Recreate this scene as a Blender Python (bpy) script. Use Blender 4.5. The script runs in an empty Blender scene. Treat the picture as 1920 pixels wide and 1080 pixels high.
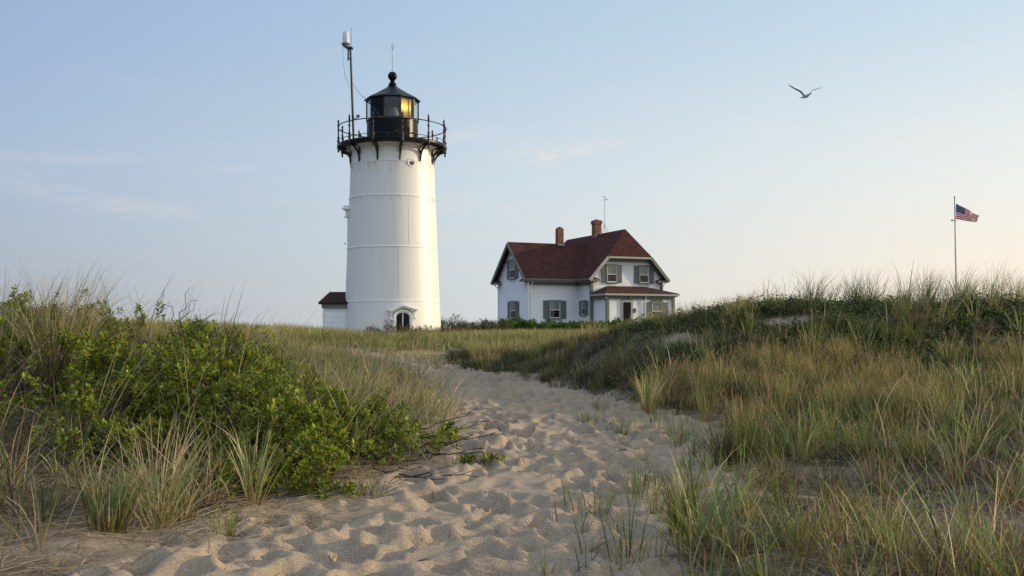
import bpy, math, random
import numpy as np
from mathutils import Vector, Matrix
R = math.radians
random.seed(7)
rng = np.random.default_rng(11)
SC = bpy.context.scene
COL = SC.collection

# ------------------------------------------------------------------ camera
F = 1860.0
TH = math.atan(76 / F)
EYE = 1.6
cam_d = bpy.data.cameras.new("camera")
cam_d.sensor_width = 36
cam_d.lens = 36 * F / 1920
cam_d.clip_start = 0.1
cam_d.clip_end = 12000
cam = bpy.data.objects.new("camera", cam_d)
COL.objects.link(cam)
cam.location = (0, 0, EYE)
cam.rotation_euler = (R(90) + TH, 0, 0)
SC.camera = cam

# ------------------------------------------------------------------ exposure
SC.view_settings.view_transform = 'Standard'
SC.view_settings.look = 'None'
SC.view_settings.exposure = 0.04
SC.view_settings.gamma = 1

# ------------------------------------------------------------------ sun and sky
SUN_AZ, SUN_EL = R(10), R(13)      # azimuth counted from +x towards +y
sd = Vector((math.cos(SUN_AZ) * math.cos(SUN_EL), math.sin(SUN_AZ) * math.cos(SUN_EL), math.sin(SUN_EL)))
sl = bpy.data.lights.new("sun", 'SUN')
sl.energy = 3.7
sl.angle = R(0.6)
sl.color = (1.0, 0.79, 0.49)
so = bpy.data.objects.new("sun", sl)
COL.objects.link(so)
so.rotation_euler = sd.to_track_quat('Z', 'Y').to_euler()
so.location = (60, 10, 30)

W = bpy.data.worlds.new("World")
SC.world = W
W.use_nodes = True
nt = W.node_tree
nt.nodes.clear()
def N(t, typ, **kw):
    n = t.nodes.new(typ)
    for k, v in kw.items():
        if k.startswith('i_'):
            n.inputs[k[2:]].default_value = v
        else:
            setattr(n, k, v)
    return n
def ramp(t, pts, interp='LINEAR'):
    r = t.nodes.new('ShaderNodeValToRGB')
    e = r.color_ramp.elements
    r.color_ramp.interpolation = interp
    while len(e) < len(pts): e.new(0.5)
    for i, (p, c) in enumerate(pts):
        e[i].position = p
        e[i].color = (*c, 1) if len(c) == 3 else c
    return r
L = nt.links.new
def M2(t, op, a, b=None, clamp=False):
    n = t.nodes.new('ShaderNodeMath'); n.operation = op; n.use_clamp = clamp
    for i, s in enumerate((a, b)):
        if s is None: continue
        if isinstance(s, (int, float)): n.inputs[i].default_value = s
        else: t.links.new(s, n.inputs[i])
    return n.outputs[0]
def MIX(t, fac, a, b, mode='MIX'):
    n = t.nodes.new('ShaderNodeMix'); n.data_type = 'RGBA'; n.blend_type = mode
    for i, s in ((0, fac), (6, a), (7, b)):
        if isinstance(s, (int, float)): n.inputs[i].default_value = s
        elif isinstance(s, tuple): n.inputs[i].default_value = (*s, 1)
        else: t.links.new(s, n.inputs[i])
    return n.outputs[2]
sky = N(nt, 'ShaderNodeTexSky', sky_type='NISHITA')
sky.sun_disc = False
sky.sun_elevation = SUN_EL
sky.sun_rotation = R(90) - SUN_AZ
sky.air_density = 1.0; sky.dust_density = 1.5; sky.ozone_density = 1.2
tc = N(nt, 'ShaderNodeTexCoord')
nrm = N(nt, 'ShaderNodeVectorMath', operation='NORMALIZE'); L(tc.outputs['Generated'], nrm.inputs[0])
sep = N(nt, 'ShaderNodeSeparateXYZ'); L(nrm.outputs[0], sep.inputs[0])
ez = M2(nt, 'MAXIMUM', sep.outputs[2], 0.0)
hl = M2(nt, 'SQRT', M2(nt, 'ADD', M2(nt, 'MULTIPLY', sep.outputs[0], sep.outputs[0]), M2(nt, 'MULTIPLY', sep.outputs[1], sep.outputs[1])))
hl = M2(nt, 'MAXIMUM', hl, 0.001)
dt = M2(nt, 'DIVIDE', M2(nt, 'ADD', M2(nt, 'MULTIPLY', sep.outputs[0], math.cos(SUN_AZ)), M2(nt, 'MULTIPLY', sep.outputs[1], math.sin(SUN_AZ))), hl)
t01 = M2(nt, 'MULTIPLY_ADD', dt, 0.5); nt.nodes[-1].inputs[2].default_value = 0.5
# sky colour by direction: rows of elevation, each a ramp over the angle to the sun
hor = ramp(nt, [(0.0, (.30, .345, .45)), (0.34, (.425, .462, .53)), (0.585, (.69, .735, .755)), (0.8, (1.04, .90, .74)), (0.93, (1.15, .98, .66)), (1.0, (1.15, .9, .5))])
mid = ramp(nt, [(0.0, (.30, .40, .60)), (0.34, (.41, .52, .69)), (0.585, (.655, .75, .82)), (0.8, (.88, .90, .87)), (0.93, (1.0, .95, .8)), (1.0, (1.1, .98, .72))])
upp = ramp(nt, [(0.0, (.26, .38, .64)), (0.34, (.33, .47, .70)), (0.585, (.47, .63, .80)), (0.8, (.59, .745, .87)), (1.0, (.8, .85, .85))])
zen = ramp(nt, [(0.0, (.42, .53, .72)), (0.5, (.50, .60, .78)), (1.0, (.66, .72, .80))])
for r_ in (hor, mid, upp, zen): L(t01, r_.inputs[0])
def mr(v, a, b):
    n = N(nt, 'ShaderNodeMapRange', interpolation_type='SMOOTHSTEP')
    L(v, n.inputs[0]); n.inputs[1].default_value = a; n.inputs[2].default_value = b
    return n.outputs[0]
c1 = MIX(nt, mr(ez, 0.0, 0.17), hor.outputs[0], mid.outputs[0])
c2 = MIX(nt, mr(ez, 0.12, 0.34), c1, upp.outputs[0])
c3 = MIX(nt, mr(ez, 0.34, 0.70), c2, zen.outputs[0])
# brightening added to the unseen sky behind the viewer as fill for shaded fronts
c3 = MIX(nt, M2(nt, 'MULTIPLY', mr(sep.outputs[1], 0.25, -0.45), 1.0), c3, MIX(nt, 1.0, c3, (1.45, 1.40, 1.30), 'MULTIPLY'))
nish = MIX(nt, 1.0, sky.outputs[0], (0.11, 0.11, 0.11), 'MULTIPLY')
c4 = MIX(nt, 0.12, c3, nish)
# thin clouds laid out over the sky by direction (elevation stretched)
iz = M2(nt, 'MAXIMUM', sep.outputs[2], 0.02)
cmb = N(nt, 'ShaderNodeCombineXYZ')
L(M2(nt, 'MULTIPLY', sep.outputs[0], 3.0), cmb.inputs[0]); L(M2(nt, 'MULTIPLY', sep.outputs[1], 3.0), cmb.inputs[1])
L(M2(nt, 'MULTIPLY_ADD', sep.outputs[2], 16.0), cmb.inputs[2])
L(M2(nt, 'MULTIPLY', sep.outputs[0], 3.2), nt.nodes[-1].inputs[2]) if False else None
ns1 = N(nt, 'ShaderNodeTexNoise', i_Scale=1.6, i_Detail=7.0, i_Roughness=0.58, i_Distortion=0.6); L(cmb.outputs[0], ns1.inputs['Vector'])
wisp = ramp(nt, [(0.50, (0, 0, 0)), (0.72, (1, 1, 1))]); L(ns1.outputs[0], wisp.inputs[0])
ns2 = N(nt, 'ShaderNodeTexNoise', i_Scale=0.9, i_Detail=2.0); L(cmb.outputs[0], ns2.inputs['Vector'])
patch = ramp(nt, [(0.42, (0, 0, 0)), (0.62, (1, 1, 1))]); L(ns2.outputs[0], patch.inputs[0])
band = M2(nt, 'MULTIPLY', mr(ez, 0.03, 0.10), M2(nt, 'SUBTRACT', 1.0, mr(ez, 0.16, 0.30)))
cf = M2(nt, 'MULTIPLY', M2(nt, 'MULTIPLY', wisp.outputs[0], patch.outputs[0]), M2(nt, 'MULTIPLY', band, 0.30))
warm = MIX(nt, t01, (.55, .56, .62), (.98, .88, .78))
c5 = MIX(nt, cf, c4, warm)
# single faint wisps and a low bank of soft cumulus towards the light
def blob(ax, az_, sx, sz, rot):
    """soft patch round a direction: azimuth from +y towards +x, elevation z"""
    a = M2(nt, 'SUBTRACT', M2(nt, 'ARCTAN2', sep.outputs[0], sep.outputs[1]), ax)
    z = M2(nt, 'SUBTRACT', sep.outputs[2], az_)
    z = M2(nt, 'SUBTRACT', z, M2(nt, 'MULTIPLY', a, rot))
    qa = M2(nt, 'POWER', M2(nt, 'DIVIDE', M2(nt, 'ABSOLUTE', a), sx), 2.0)
    qz = M2(nt, 'POWER', M2(nt, 'DIVIDE', M2(nt, 'ABSOLUTE', z), sz), 2.0)
    return M2(nt, 'EXPONENT', M2(nt, 'MULTIPLY', M2(nt, 'ADD', qa, qz), -1.0))
ns3 = N(nt, 'ShaderNodeTexNoise', i_Scale=7.0, i_Detail=6.0, i_Roughness=0.6, i_Distortion=0.8); L(cmb.outputs[0], ns3.inputs['Vector'])
n3 = ramp(nt, [(0.36, (0, 0, 0)), (0.66, (1, 1, 1))]); L(ns3.outputs[0], n3.inputs[0])
tot = None
for (px, py, sx, sz, rot, k) in ((1010, 288, .035, .012, -.05, .55), (1100, 275, .05, .006, .18, .6), (890, 250, .04, .006, .12, .4),
                                 (120, 385, .10, .008, -.12, .38), (260, 408, .07, .007, -.05, .34), (900, 385, .10, .012, -.15, .3),
                                 (1600, 470, .07, .014, 0, .5), (1880, 470, .05, .016, 0, .6)):
    b = M2(nt, 'MULTIPLY', blob(math.atan((px - 960) / F), math.sin(math.atan((616 - py) / F)), sx, sz, rot), k)
    tot = b if tot is None else M2(nt, 'ADD', tot, b)
tot = M2(nt, 'MULTIPLY', tot, n3.outputs[0], True)
c6 = MIX(nt, M2(nt, 'MULTIPLY', tot, 0.8), c5, MIX(nt, t01, (.58, .56, .60), (1.0, .88, .76)))
# below the horizon: dull ground colour
c7 = MIX(nt, mr(sep.outputs[2], -0.02, -0.10), c6, (.16, .15, .12))
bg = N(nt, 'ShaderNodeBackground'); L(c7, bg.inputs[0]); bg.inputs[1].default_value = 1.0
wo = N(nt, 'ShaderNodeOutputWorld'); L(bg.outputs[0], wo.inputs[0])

# ------------------------------------------------------------------ helpers
_ct, _st = math.cos(TH), math.sin(TH)
def Z(py, D):
    v = (540 - py) / F
    return EYE + D * (_st + v * _ct) / (_ct - v * _st)
def X(px, D, py=616):
    v = (540 - py) / F
    return D * ((px - 960) / F) / (_ct - v * _st)

def tag(o, label=None, cat=None, group=None, kind=None):
    if label: o['label'] = label
    if cat: o['category'] = cat
    if group: o['group'] = group
    if kind: o['kind'] = kind
    return o
def thing(name, label, cat, loc=(0, 0, 0), rz=0, group=None):
    o = bpy.data.objects.new(name, None)
    COL.objects.link(o)
    o.empty_display_size = 0.3
    o.location = loc; o.rotation_euler = (0, 0, rz)
    return tag(o, label, cat, group)

def mat(name, col, rough=0.6, var=0.0, scale=4.0, bump=0.0, bscale=30.0, metal=0.0, col2=None, spec=0.5, stretch=None, bdist=0.02):
    m = bpy.data.materials.new(name); m.use_nodes = True
    t = m.node_tree
    b = t.nodes['Principled BSDF']
    b.inputs['Roughness'].default_value = rough
    b.inputs['Metallic'].default_value = metal
    b.inputs['Specular IOR Level'].default_value = spec
    tcn = N(t, 'ShaderNodeTexCoord')
    src = tcn.outputs['Object']
    if stretch:
        mp = N(t, 'ShaderNodeMapping'); mp.inputs['Scale'].default_value = stretch
        t.links.new(src, mp.inputs[0]); src = mp.outputs[0]
    n1 = N(t, 'ShaderNodeTexNoise', i_Scale=scale, i_Detail=6.0, i_Roughness=0.6); t.links.new(src, n1.inputs['Vector'])
    c2 = col2 if col2 else tuple(c * (1 - var) for c in col)
    rp = ramp(t, [(0.3, c2), (0.7, col)]); t.links.new(n1.outputs[0], rp.inputs[0])
    t.links.new(rp.outputs[0], b.inputs['Base Color'])
    if bump > 0:
        n2 = N(t, 'ShaderNodeTexNoise', i_Scale=bscale, i_Detail=4.0); t.links.new(src, n2.inputs['Vector'])
        bp = N(t, 'ShaderNodeBump', i_Strength=bump, i_Distance=bdist); t.links.new(n2.outputs[0], bp.inputs['Height'])
        t.links.new(bp.outputs[0], b.inputs['Normal'])
    return m

class MB:
    def __init__(self, Mx=None):
        self.v = []; self.f = []; self.mi = []; self.M = Mx
    def add(self, vs, fs, mi=0):
        o = len(self.v)
        for p in vs:
            p = Vector(p)
            if self.M is not None: p = self.M @ p
            self.v.append(tuple(p))
        for f in fs:
            self.f.append(tuple(i + o for i in f)); self.mi.append(mi)
    def box(self, c, s, rz=0, mi=0):
        hx, hy, hz = s[0] / 2, s[1] / 2, s[2] / 2
        ca, sa = math.cos(rz), math.sin(rz)
        vs = []
        for z in (-hz, hz):
            for x, y in ((-hx, -hy), (hx, -hy), (hx, hy), (-hx, hy)):
                vs.append((c[0] + x * ca - y * sa, c[1] + x * sa + y * ca, c[2] + z))
        self.add(vs, [(3, 2, 1, 0), (4, 5, 6, 7), (0, 1, 5, 4), (1, 2, 6, 5), (2, 3, 7, 6), (3, 0, 4, 7)], mi)
    def beam(self, p0, p1, w, h, up=(0, 0, 1), mi=0):
        p0, p1 = Vector(p0), Vector(p1)
        d = (p1 - p0).normalized(); s = d.cross(Vector(up))
        if s.length < 1e-4: s = d.cross(Vector((1, 0, 0)))
        s.normalize(); u = s.cross(d)
        vs = []
        for p in (p0, p1):
            for a, b in ((-1, -1), (1, -1), (1, 1), (-1, 1)):
                vs.append(p + s * (a * w / 2) + u * (b * h / 2))
        self.add(vs, [(3, 2, 1, 0), (4, 5, 6, 7), (0, 1, 5, 4), (1, 2, 6, 5), (2, 3, 7, 6), (3, 0, 4, 7)], mi)
    def tube(self, pts, rads, n=8, mi=0, cap=True):
        pts = [Vector(p) for p in pts]
        if isinstance(rads, (int, float)): rads = [rads] * len(pts)
        vs = []; fs = []
        ref = None
        for i, p in enumerate(pts):
            d = (pts[min(i + 1, len(pts) - 1)] - pts[max(i - 1, 0)]).normalized()
            if ref is None:
                ref = d.orthogonal().normalized()
            ref = (ref - d * ref.dot(d)).normalized()
            b = d.cross(ref)
            for k in range(n):
                a = 2 * math.pi * k / n
                vs.append(p + (ref * math.cos(a) + b * math.sin(a)) * rads[i])
        for i in range(len(pts) - 1):
            for k in range(n):
                fs.append((i * n + k, i * n + (k + 1) % n, (i + 1) * n + (k + 1) % n, (i + 1) * n + k))
        if cap:
            fs.append(tuple(range(n - 1, -1, -1))); fs.append(tuple((len(pts) - 1) * n + k for k in range(n)))
        self.add(vs, fs, mi)
    def lathe(self, prof, n=32, c=(0, 0, 0), a0=0.0, mi=0, cap=False):
        vs = []; fs = []
        for r, z in prof:
            for k in range(n):
                a = a0 + 2 * math.pi * k / n
                vs.append((c[0] + r * math.sin(a), c[1] - r * math.cos(a), c[2] + z))
        for i in range(len(prof) - 1):
            for k in range(n):
                fs.append((i * n + k, i * n + (k + 1) % n, (i + 1) * n + (k + 1) % n, (i + 1) * n + k))
        if cap:
            fs.append(tuple(range(n - 1, -1, -1))); fs.append(tuple((len(prof) - 1) * n + k for k in range(n)))
        self.add(vs, fs, mi)
    def prism(self, poly, d, mi=0):
        """poly: 3D points of one face, d: extrusion vector"""
        n = len(poly); d = Vector(d)
        vs = [Vector(p) for p in poly] + [Vector(p) + d for p in poly]
        fs = [tuple(range(n)), tuple(range(2 * n - 1, n - 1, -1))]
        for i in range(n): fs.append((i, i + n, (i + 1) % n + n, (i + 1) % n))
        self.add(vs, fs, mi)
    def build(self, name, m, parent=None, smooth=None, bevel=0):
        me = bpy.data.meshes.new(name)
        me.from_pydata(self.v, [], self.f)
        ms = m if isinstance(m, (list, tuple)) else [m]
        for x in ms: me.materials.append(x)
        me.polygons.foreach_set('material_index', self.mi)
        import bmesh
        bm = bmesh.new(); bm.from_mesh(me)
        bmesh.ops.recalc_face_normals(bm, faces=bm.faces)
        bm.to_mesh(me); bm.free()
        if smooth:
            me.polygons.foreach_set('use_smooth', [True] * len(me.polygons))
            me.set_sharp_from_angle(angle=R(smooth))
        me.update()
        o = bpy.data.objects.new(name, me)
        COL.objects.link(o)
        if parent: o.parent = parent
        if bevel:
            b = o.modifiers.new('bevel', 'BEVEL'); b.width = bevel; b.segments = 2; b.limit_method = 'ANGLE'
        return o

# value noise
_P = rng.random((256, 256))
def vnoise(x, y):
    x = np.asarray(x, float); y = np.asarray(y, float)
    xi = np.floor(x).astype(int); yi = np.floor(y).astype(int)
    fx = x - xi; fy = y - yi
    fx = fx * fx * (3 - 2 * fx); fy = fy * fy * (3 - 2 * fy)
    a = _P[xi & 255, yi & 255]; b = _P[(xi + 1) & 255, yi & 255]
    c = _P[xi & 255, (yi + 1) & 255]; d = _P[(xi + 1) & 255, (yi + 1) & 255]
    return (a * (1 - fx) + b * fx) * (1 - fy) + (c * (1 - fx) + d * fx) * fy
def fbm(x, y, s=1.0, o=4):
    t = 0; a = 0.5; n = 0
    for i in range(o):
        t = t + a * vnoise(x * s + 17.3 * i, y * s - 9.1 * i); n += a; a *= 0.5; s *= 2.03
    return t / n
def sstep(a, b, v):
    t = np.clip((v - a) / (b - a), 0, 1)
    return t * t * (3 - 2 * t)
def lut(xs, ys, sg):
    g = np.arange(xs[0] - 4 * sg, xs[-1] + 4 * sg, sg / 6)
    v = np.interp(g, xs, ys)
    k = np.exp(-0.5 * (np.arange(-24, 25) / 6.0) ** 2); k /= k.sum()
    v = np.convolve(np.pad(v, 24, mode='edge'), k, 'valid')
    return lambda q: np.interp(q, g, v)

# ------------------------------------------------------------------ terrain
base_near = lut([-60, 5, 7, 12, 20, 29, 36, 44, 52, 60, 90, 108, 150], [-.1, 0, .02, .2, .47, .78, .98, 1.13, 1.22, 1.3, 1.38, 1.38, .9], 1.5)
def base_y(y): return np.where(y < 140, base_near(np.minimum(y, 150)), np.interp(y, [140, 200, 400, 4000], [1.0, .4, -1, -4]))
xR = lut([0, 5, 6.5, 7.6, 9.8, 11.4, 13.5, 15, 18, 21, 23.5, 26, 29, 33], [.2, .25, .6, 1.0, 1.6, 2.1, 2.5, 2.35, 1.4, .35, -1.0, -1.7, -2.8, -5.0], .45)
xL = lut([0, 5, 6.8, 8.0, 8.7, 9.8, 10.6, 12.2, 16.4, 20.3, 24.6, 28.8, 31, 34], [-2.7, -2.7, -2.55, -2.2, -1.5, -1.25, -.62, -.5, -.95, -1.2, -2.1, -3.4, -5.6, -8.5], .4)
ridge_a = lut([-3, -.9, .5, 1.65, 3.4, 5.0, 11, 20, 45, 80], [0, .2, .55, .82, 1.18, 1.52, 1.45, 1.6, 1.3, .6], .5)
fard_a = lut([-60, -25, -12.5, -8, -5.5, -3, 3], [.6, .85, .62, .36, .14, 0, 0], .8)
def H(x, y):
    x = np.asarray(x, float); y = np.asarray(y, float)
    z = base_y(y)
    dr = x - xR(y); dl = xL(y) - x
    sr = sstep(-.1, 2.4, dr)
    gy = np.where(y < 21, np.exp(-((y - 21) / 4.0) ** 2), np.exp(-((y - 21) / 6.5) ** 2))
    z = z + ridge_a(x) * gy * np.where(y < 26, sr, 1)
    # unseen shoulder on the right, raised to shade the foreground
    z = z + sstep(4.5, 10.5, x) * .55 * np.exp(-((y - 9) / 7.5) ** 2)
    z = z + sstep(0, 5, dr) * .16 * np.exp(-((y - 10) / 7) ** 2)
    # mound under the left thicket
    sm = sstep(-.1, 2.6, dl)
    z = z + .95 * np.exp(-(((x + 6.0) / 3.6) ** 2) - ((y - 13.0) / 3.3) ** 2) * sm
    z = z + .30 * np.exp(-((x + 13) / 5) ** 2 - ((y - 14) / 5) ** 2)
    # far dune, left
    z = z + fard_a(x) * np.exp(-((y - 39) / 6.0) ** 2)
    off = sstep(0, .8, np.maximum(dr, dl))
    near = 1 - sstep(45, 80, y)
    z = z + off * near * (fbm(x, y, .55, 3) - .5) * .26
    z = z + off * near * (fbm(x + 40, y, 2.2, 2) - .5) * .07
    return z
def Hf(x, y): return float(H(np.array([x]), np.array([y]))[0])

def axis_x():
    a = [0.0]; s = .034
    while a[-1] < 3200:
        if a[-1] > 3.6: s *= 1.042
        a.append(a[-1] + s)
    a = np.array(a)
    return np.concatenate([-a[:0:-1], a])
def axis_y():
    a = [5.0]
    while a[-1] < 3600:
        y = a[-1]
        s = .034 * max(1, y / 8.0) if y < 34 else s * 1.05
        a.append(y + s)
    b = [5.0]; s = .05
    while b[-1] > -400:
        s *= 1.10; b.append(b[-1] - s)
    return np.concatenate([np.array(b)[:0:-1], np.array(a)])
gx, gy_ = axis_x() - .4, axis_y()
GX, GY = np.meshgrid(gx, gy_)
GZ = H(GX, GY)
DR = GX - xR(GY); DL = xL(GY) - GX
edge = np.maximum(DR, DL)
inp = 1 - sstep(-.15, .7, edge)
inp = inp * (1 - sstep(30, 34, GY))
# loose trodden sand: soft swells, then many overlapping foot pits
GZ += inp * ((fbm(GX + 3, GY, 1.5, 3) - .5) * .12 + (fbm(GX, GY + 9, 4.5, 2) - .5) * .035)
def pit(cx, cy, an, a, b, d):
    i0, i1 = np.searchsorted(gx, (cx - .7, cx + .7)); j0, j1 = np.searchsorted(gy_, (cy - .7, cy + .7))
    if i1 <= i0 or j1 <= j0: return
    sx = GX[j0:j1, i0:i1] - cx; sy = GY[j0:j1, i0:i1] - cy
    ca, sa = math.cos(an), math.sin(an)
    u = (sx * ca + sy * sa) / a; v = (-sx * sa + sy * ca) / b
    q = np.sqrt(u * u + v * v)
    w = inp[j0:j1, i0:i1]
    GZ[j0:j1, i0:i1] += w * d * 1.3 * (-np.exp(-(q * .98) ** 4) + .36 * np.exp(-((q - 1.38) / .30) ** 2) * (1 + .35 * u))
for k in range(1150):
    cy = 4.5 + 27 * random.random() ** 1.15
    a, b = float(xL(cy)), float(xR(cy))
    cx = random.uniform(a - .1, b + .35)
    pit(cx, cy, R(90) + random.gauss(-.15, .5), random.uniform(.10, .25), random.uniform(.07, .15), random.uniform(.015, .065))
veg = np.clip(sstep(-.05, .75, edge + (fbm(GX, GY, 2.5, 3) - .5) * .9), 0, 1)
# bare patches off the path
def bare(cx, cy, sx, sy): return np.exp(-(((GX - cx) / sx) ** 2 + ((GY - cy) / sy) ** 2) ** 2)
for b_ in ((4.4, 11.6, .9, .6), (6.3, 12.6, .8, .6), (3.2, 9.9, .5, .7), (5.0, 9.0, .9, .4), (5.5, 19.3, .8, .32), (3.3, 19.2, .4, .4), (1.6, 34.5, 2.0, 2.0), (-2.6, 31.5, 3.5, 1.5), (2.6, 9.2, .9, .9), (3.4, 7.6, .7, .6), (-7.5, 27, 1.2, 2), (-3.2, 7.3, 1.2, .5), (-9.3, 31.5, .8, .9)):
    veg = veg * (1 - .8 * bare(*b_))
ny, nx = GX.shape
me = bpy.data.meshes.new("dune_ground")
co = np.stack([GX, GY, GZ], -1).reshape(-1, 3)
idx = np.arange(nx * ny).reshape(ny, nx)
q = np.stack([idx[:-1, :-1], idx[:-1, 1:], idx[1:, 1:], idx[1:, :-1]], -1).reshape(-1, 4)
def np_mesh(name, co, q, k=4):
    me = bpy.data.meshes.new(name)
    me.vertices.add(len(co)); me.vertices.foreach_set('co', np.ascontiguousarray(co, dtype=np.float32).ravel())
    me.loops.add(q.size); me.loops.foreach_set('vertex_index', np.ascontiguousarray(q, dtype=np.int32).ravel())
    me.polygons.add(len(q)); me.polygons.foreach_set('loop_start', np.arange(0, q.size, k, dtype=np.int32))
    me.update(calc_edges=True)
    return me
me = np_mesh("sand_ground", co, q)
me.polygons.foreach_set('use_smooth', np.ones(len(q), bool))
at = me.attributes.new('veg', 'FLOAT', 'POINT'); at.data.foreach_set('value', veg.astype(np.float32).ravel())
ground = bpy.data.objects.new("ground", me); COL.objects.link(ground)
tag(ground, 'pale trodden beach sand path winding between low grassy dunes', 'ground', kind='structure')

def sand_material():
    m = bpy.data.materials.new("dune_sand"); m.use_nodes = True
    t = m.node_tree; b = t.nodes['Principled BSDF']; Lk = t.links.new
    b.inputs['Roughness'].default_value = .95; b.inputs['Specular IOR Level'].default_value = .15
    tcn = N(t, 'ShaderNodeTexCoord'); P = tcn.outputs['Object']
    def no(s, d=4.0, r=.6):
        n = N(t, 'ShaderNodeTexNoise', i_Scale=s, i_Detail=d, i_Roughness=r); Lk(P, n.inputs['Vector']); return n.outputs[0]
    grain = ramp(t, [(.32, (.19, .145, .105)), (.5, (.345, .278, .21)), (.68, (.50, .42, .33))]); Lk(no(95, 3, .8), grain.inputs[0])
    tone = ramp(t, [(.35, (.86, .85, .85)), (.65, (1.06, 1.03, .98))]); Lk(no(1.3), tone.inputs[0])
    c = MIX(t, 1.0, grain.outputs[0], tone.outputs[0], 'MULTIPLY')
    speck = ramp(t, [(.70, (0, 0, 0)), (.76, (1, 1, 1))]); Lk(no(38, 2, .5), speck.inputs[0])
    c = MIX(t, M2(t, 'MULTIPLY', speck.outputs[0], .6), c, (.10, .07, .045))
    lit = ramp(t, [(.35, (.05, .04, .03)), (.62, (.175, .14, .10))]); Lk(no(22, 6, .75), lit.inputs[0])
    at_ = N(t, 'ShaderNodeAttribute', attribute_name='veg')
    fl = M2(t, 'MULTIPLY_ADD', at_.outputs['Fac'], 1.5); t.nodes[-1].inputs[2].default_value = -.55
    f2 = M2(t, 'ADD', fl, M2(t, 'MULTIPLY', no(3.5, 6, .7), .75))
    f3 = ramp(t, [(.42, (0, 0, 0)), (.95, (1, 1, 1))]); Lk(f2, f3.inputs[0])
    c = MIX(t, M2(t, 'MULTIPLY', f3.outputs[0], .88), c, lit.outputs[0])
    Lk(c, b.inputs['Base Color'])
    bp = N(t, 'ShaderNodeBump', i_Strength=.5, i_Distance=.012)
    hsum = M2(t, 'ADD', M2(t, 'MULTIPLY', no(70, 3, .7), .55), no(14, 4, .6))
    Lk(hsum, bp.inputs['Height']); Lk(bp.outputs[0], b.inputs['Normal'])
    return m
me.materials.append(sand_material())

# ------------------------------------------------------------------ materials
def paint_white():
    m = bpy.data.materials.new("white_paint_iron"); m.use_nodes = True
    t = m.node_tree; b = t.nodes['Principled BSDF']; Lk = t.links.new
    b.inputs['Roughness'].default_value = .42
    tcn = N(t, 'ShaderNodeTexCoord')
    mp = N(t, 'ShaderNodeMapping'); mp.inputs['Scale'].default_value = (1, 1, .08); Lk(tcn.outputs['Object'], mp.inputs[0])
    n = N(t, 'ShaderNodeTexNoise', i_Scale=5.0, i_Detail=5.0); Lk(mp.outputs[0], n.inputs['Vector'])
    r1 = ramp(t, [(.3, (.73, .71, .675)), (.6, (.765, .745, .71))]); Lk(n.outputs[0], r1.inputs[0])
    # rust runs under the top joints
    mp2 = N(t, 'ShaderNodeMapping'); mp2.inputs['Scale'].default_value = (1, 1, .12); Lk(tcn.outputs['Object'], mp2.inputs[0])
    n2 = N(t, 'ShaderNodeTexNoise', i_Scale=3.6, i_Detail=6.0, i_Roughness=.7); Lk(mp2.outputs[0], n2.inputs['Vector'])
    r2 = ramp(t, [(.46, (0, 0, 0)), (.60, (1, 1, 1))]); Lk(n2.outputs[0], r2.inputs[0])
    s = N(t, 'ShaderNodeSeparateXYZ'); Lk(tcn.outputs['Object'], s.inputs[0])
    mk = None
    for zt, ln in ((8.94, .9), (10.0, .45), (7.16, .35)):
        g = N(t, 'ShaderNodeMapRange'); Lk(s.outputs[2], g.inputs[0]); g.inputs[1].default_value = zt - ln; g.inputs[2].default_value = zt
        below = M2(t, 'LESS_THAN', s.outputs[2], zt)
        k = M2(t, 'MULTIPLY', M2(t, 'POWER', g.outputs[0], 1.4), below)
        mk = k if mk is None else M2(t, 'MAXIMUM', mk, k)
    c = MIX(t, M2(t, 'MULTIPLY', M2(t, 'MULTIPLY', r2.outputs[0], mk), .6), r1.outputs[0], (.50, .30, .10))
    Lk(c, b.inputs['Base Color'])
    n3 = N(t, 'ShaderNodeTexNoise', i_Scale=1.1, i_Detail=3.0); Lk(mp.outputs[0], n3.inputs['Vector'])
    bp = N(t, 'ShaderNodeBump', i_Strength=.10, i_Distance=.03); Lk(n3.outputs[0], bp.inputs['Height']); Lk(bp.outputs[0], b.inputs['Normal'])
    return m
def clapboard(name, col, pitch=.16):
    m = bpy.data.materials.new(name); m.use_nodes = True
    t = m.node_tree; b = t.nodes['Principled BSDF']; Lk = t.links.new
    b.inputs['Roughness'].default_value = .6
    tcn = N(t, 'ShaderNodeTexCoord'); s = N(t, 'ShaderNodeSeparateXYZ'); Lk(tcn.outputs['Object'], s.inputs[0])
    fr = M2(t, 'FRACT', M2(t, 'DIVIDE', s.outputs[2], pitch))
    n = N(t, 'ShaderNodeTexNoise', i_Scale=2.5, i_Detail=6.0, i_Roughness=.7); Lk(tcn.outputs['Object'], n.inputs['Vector'])
    r1 = ramp(t, [(.3, tuple(c * .9 for c in col)), (.7, col)]); Lk(n.outputs[0], r1.inputs[0])
    Lk(r1.outputs[0], b.inputs['Base Color'])
    ht = M2(t, 'SUBTRACT', 1.0, fr)
    bp = N(t, 'ShaderNodeBump', i_Strength=1.0, i_Distance=.12); Lk(ht, bp.inputs['Height']); Lk(bp.outputs[0], b.inputs['Normal'])
    return m
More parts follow.
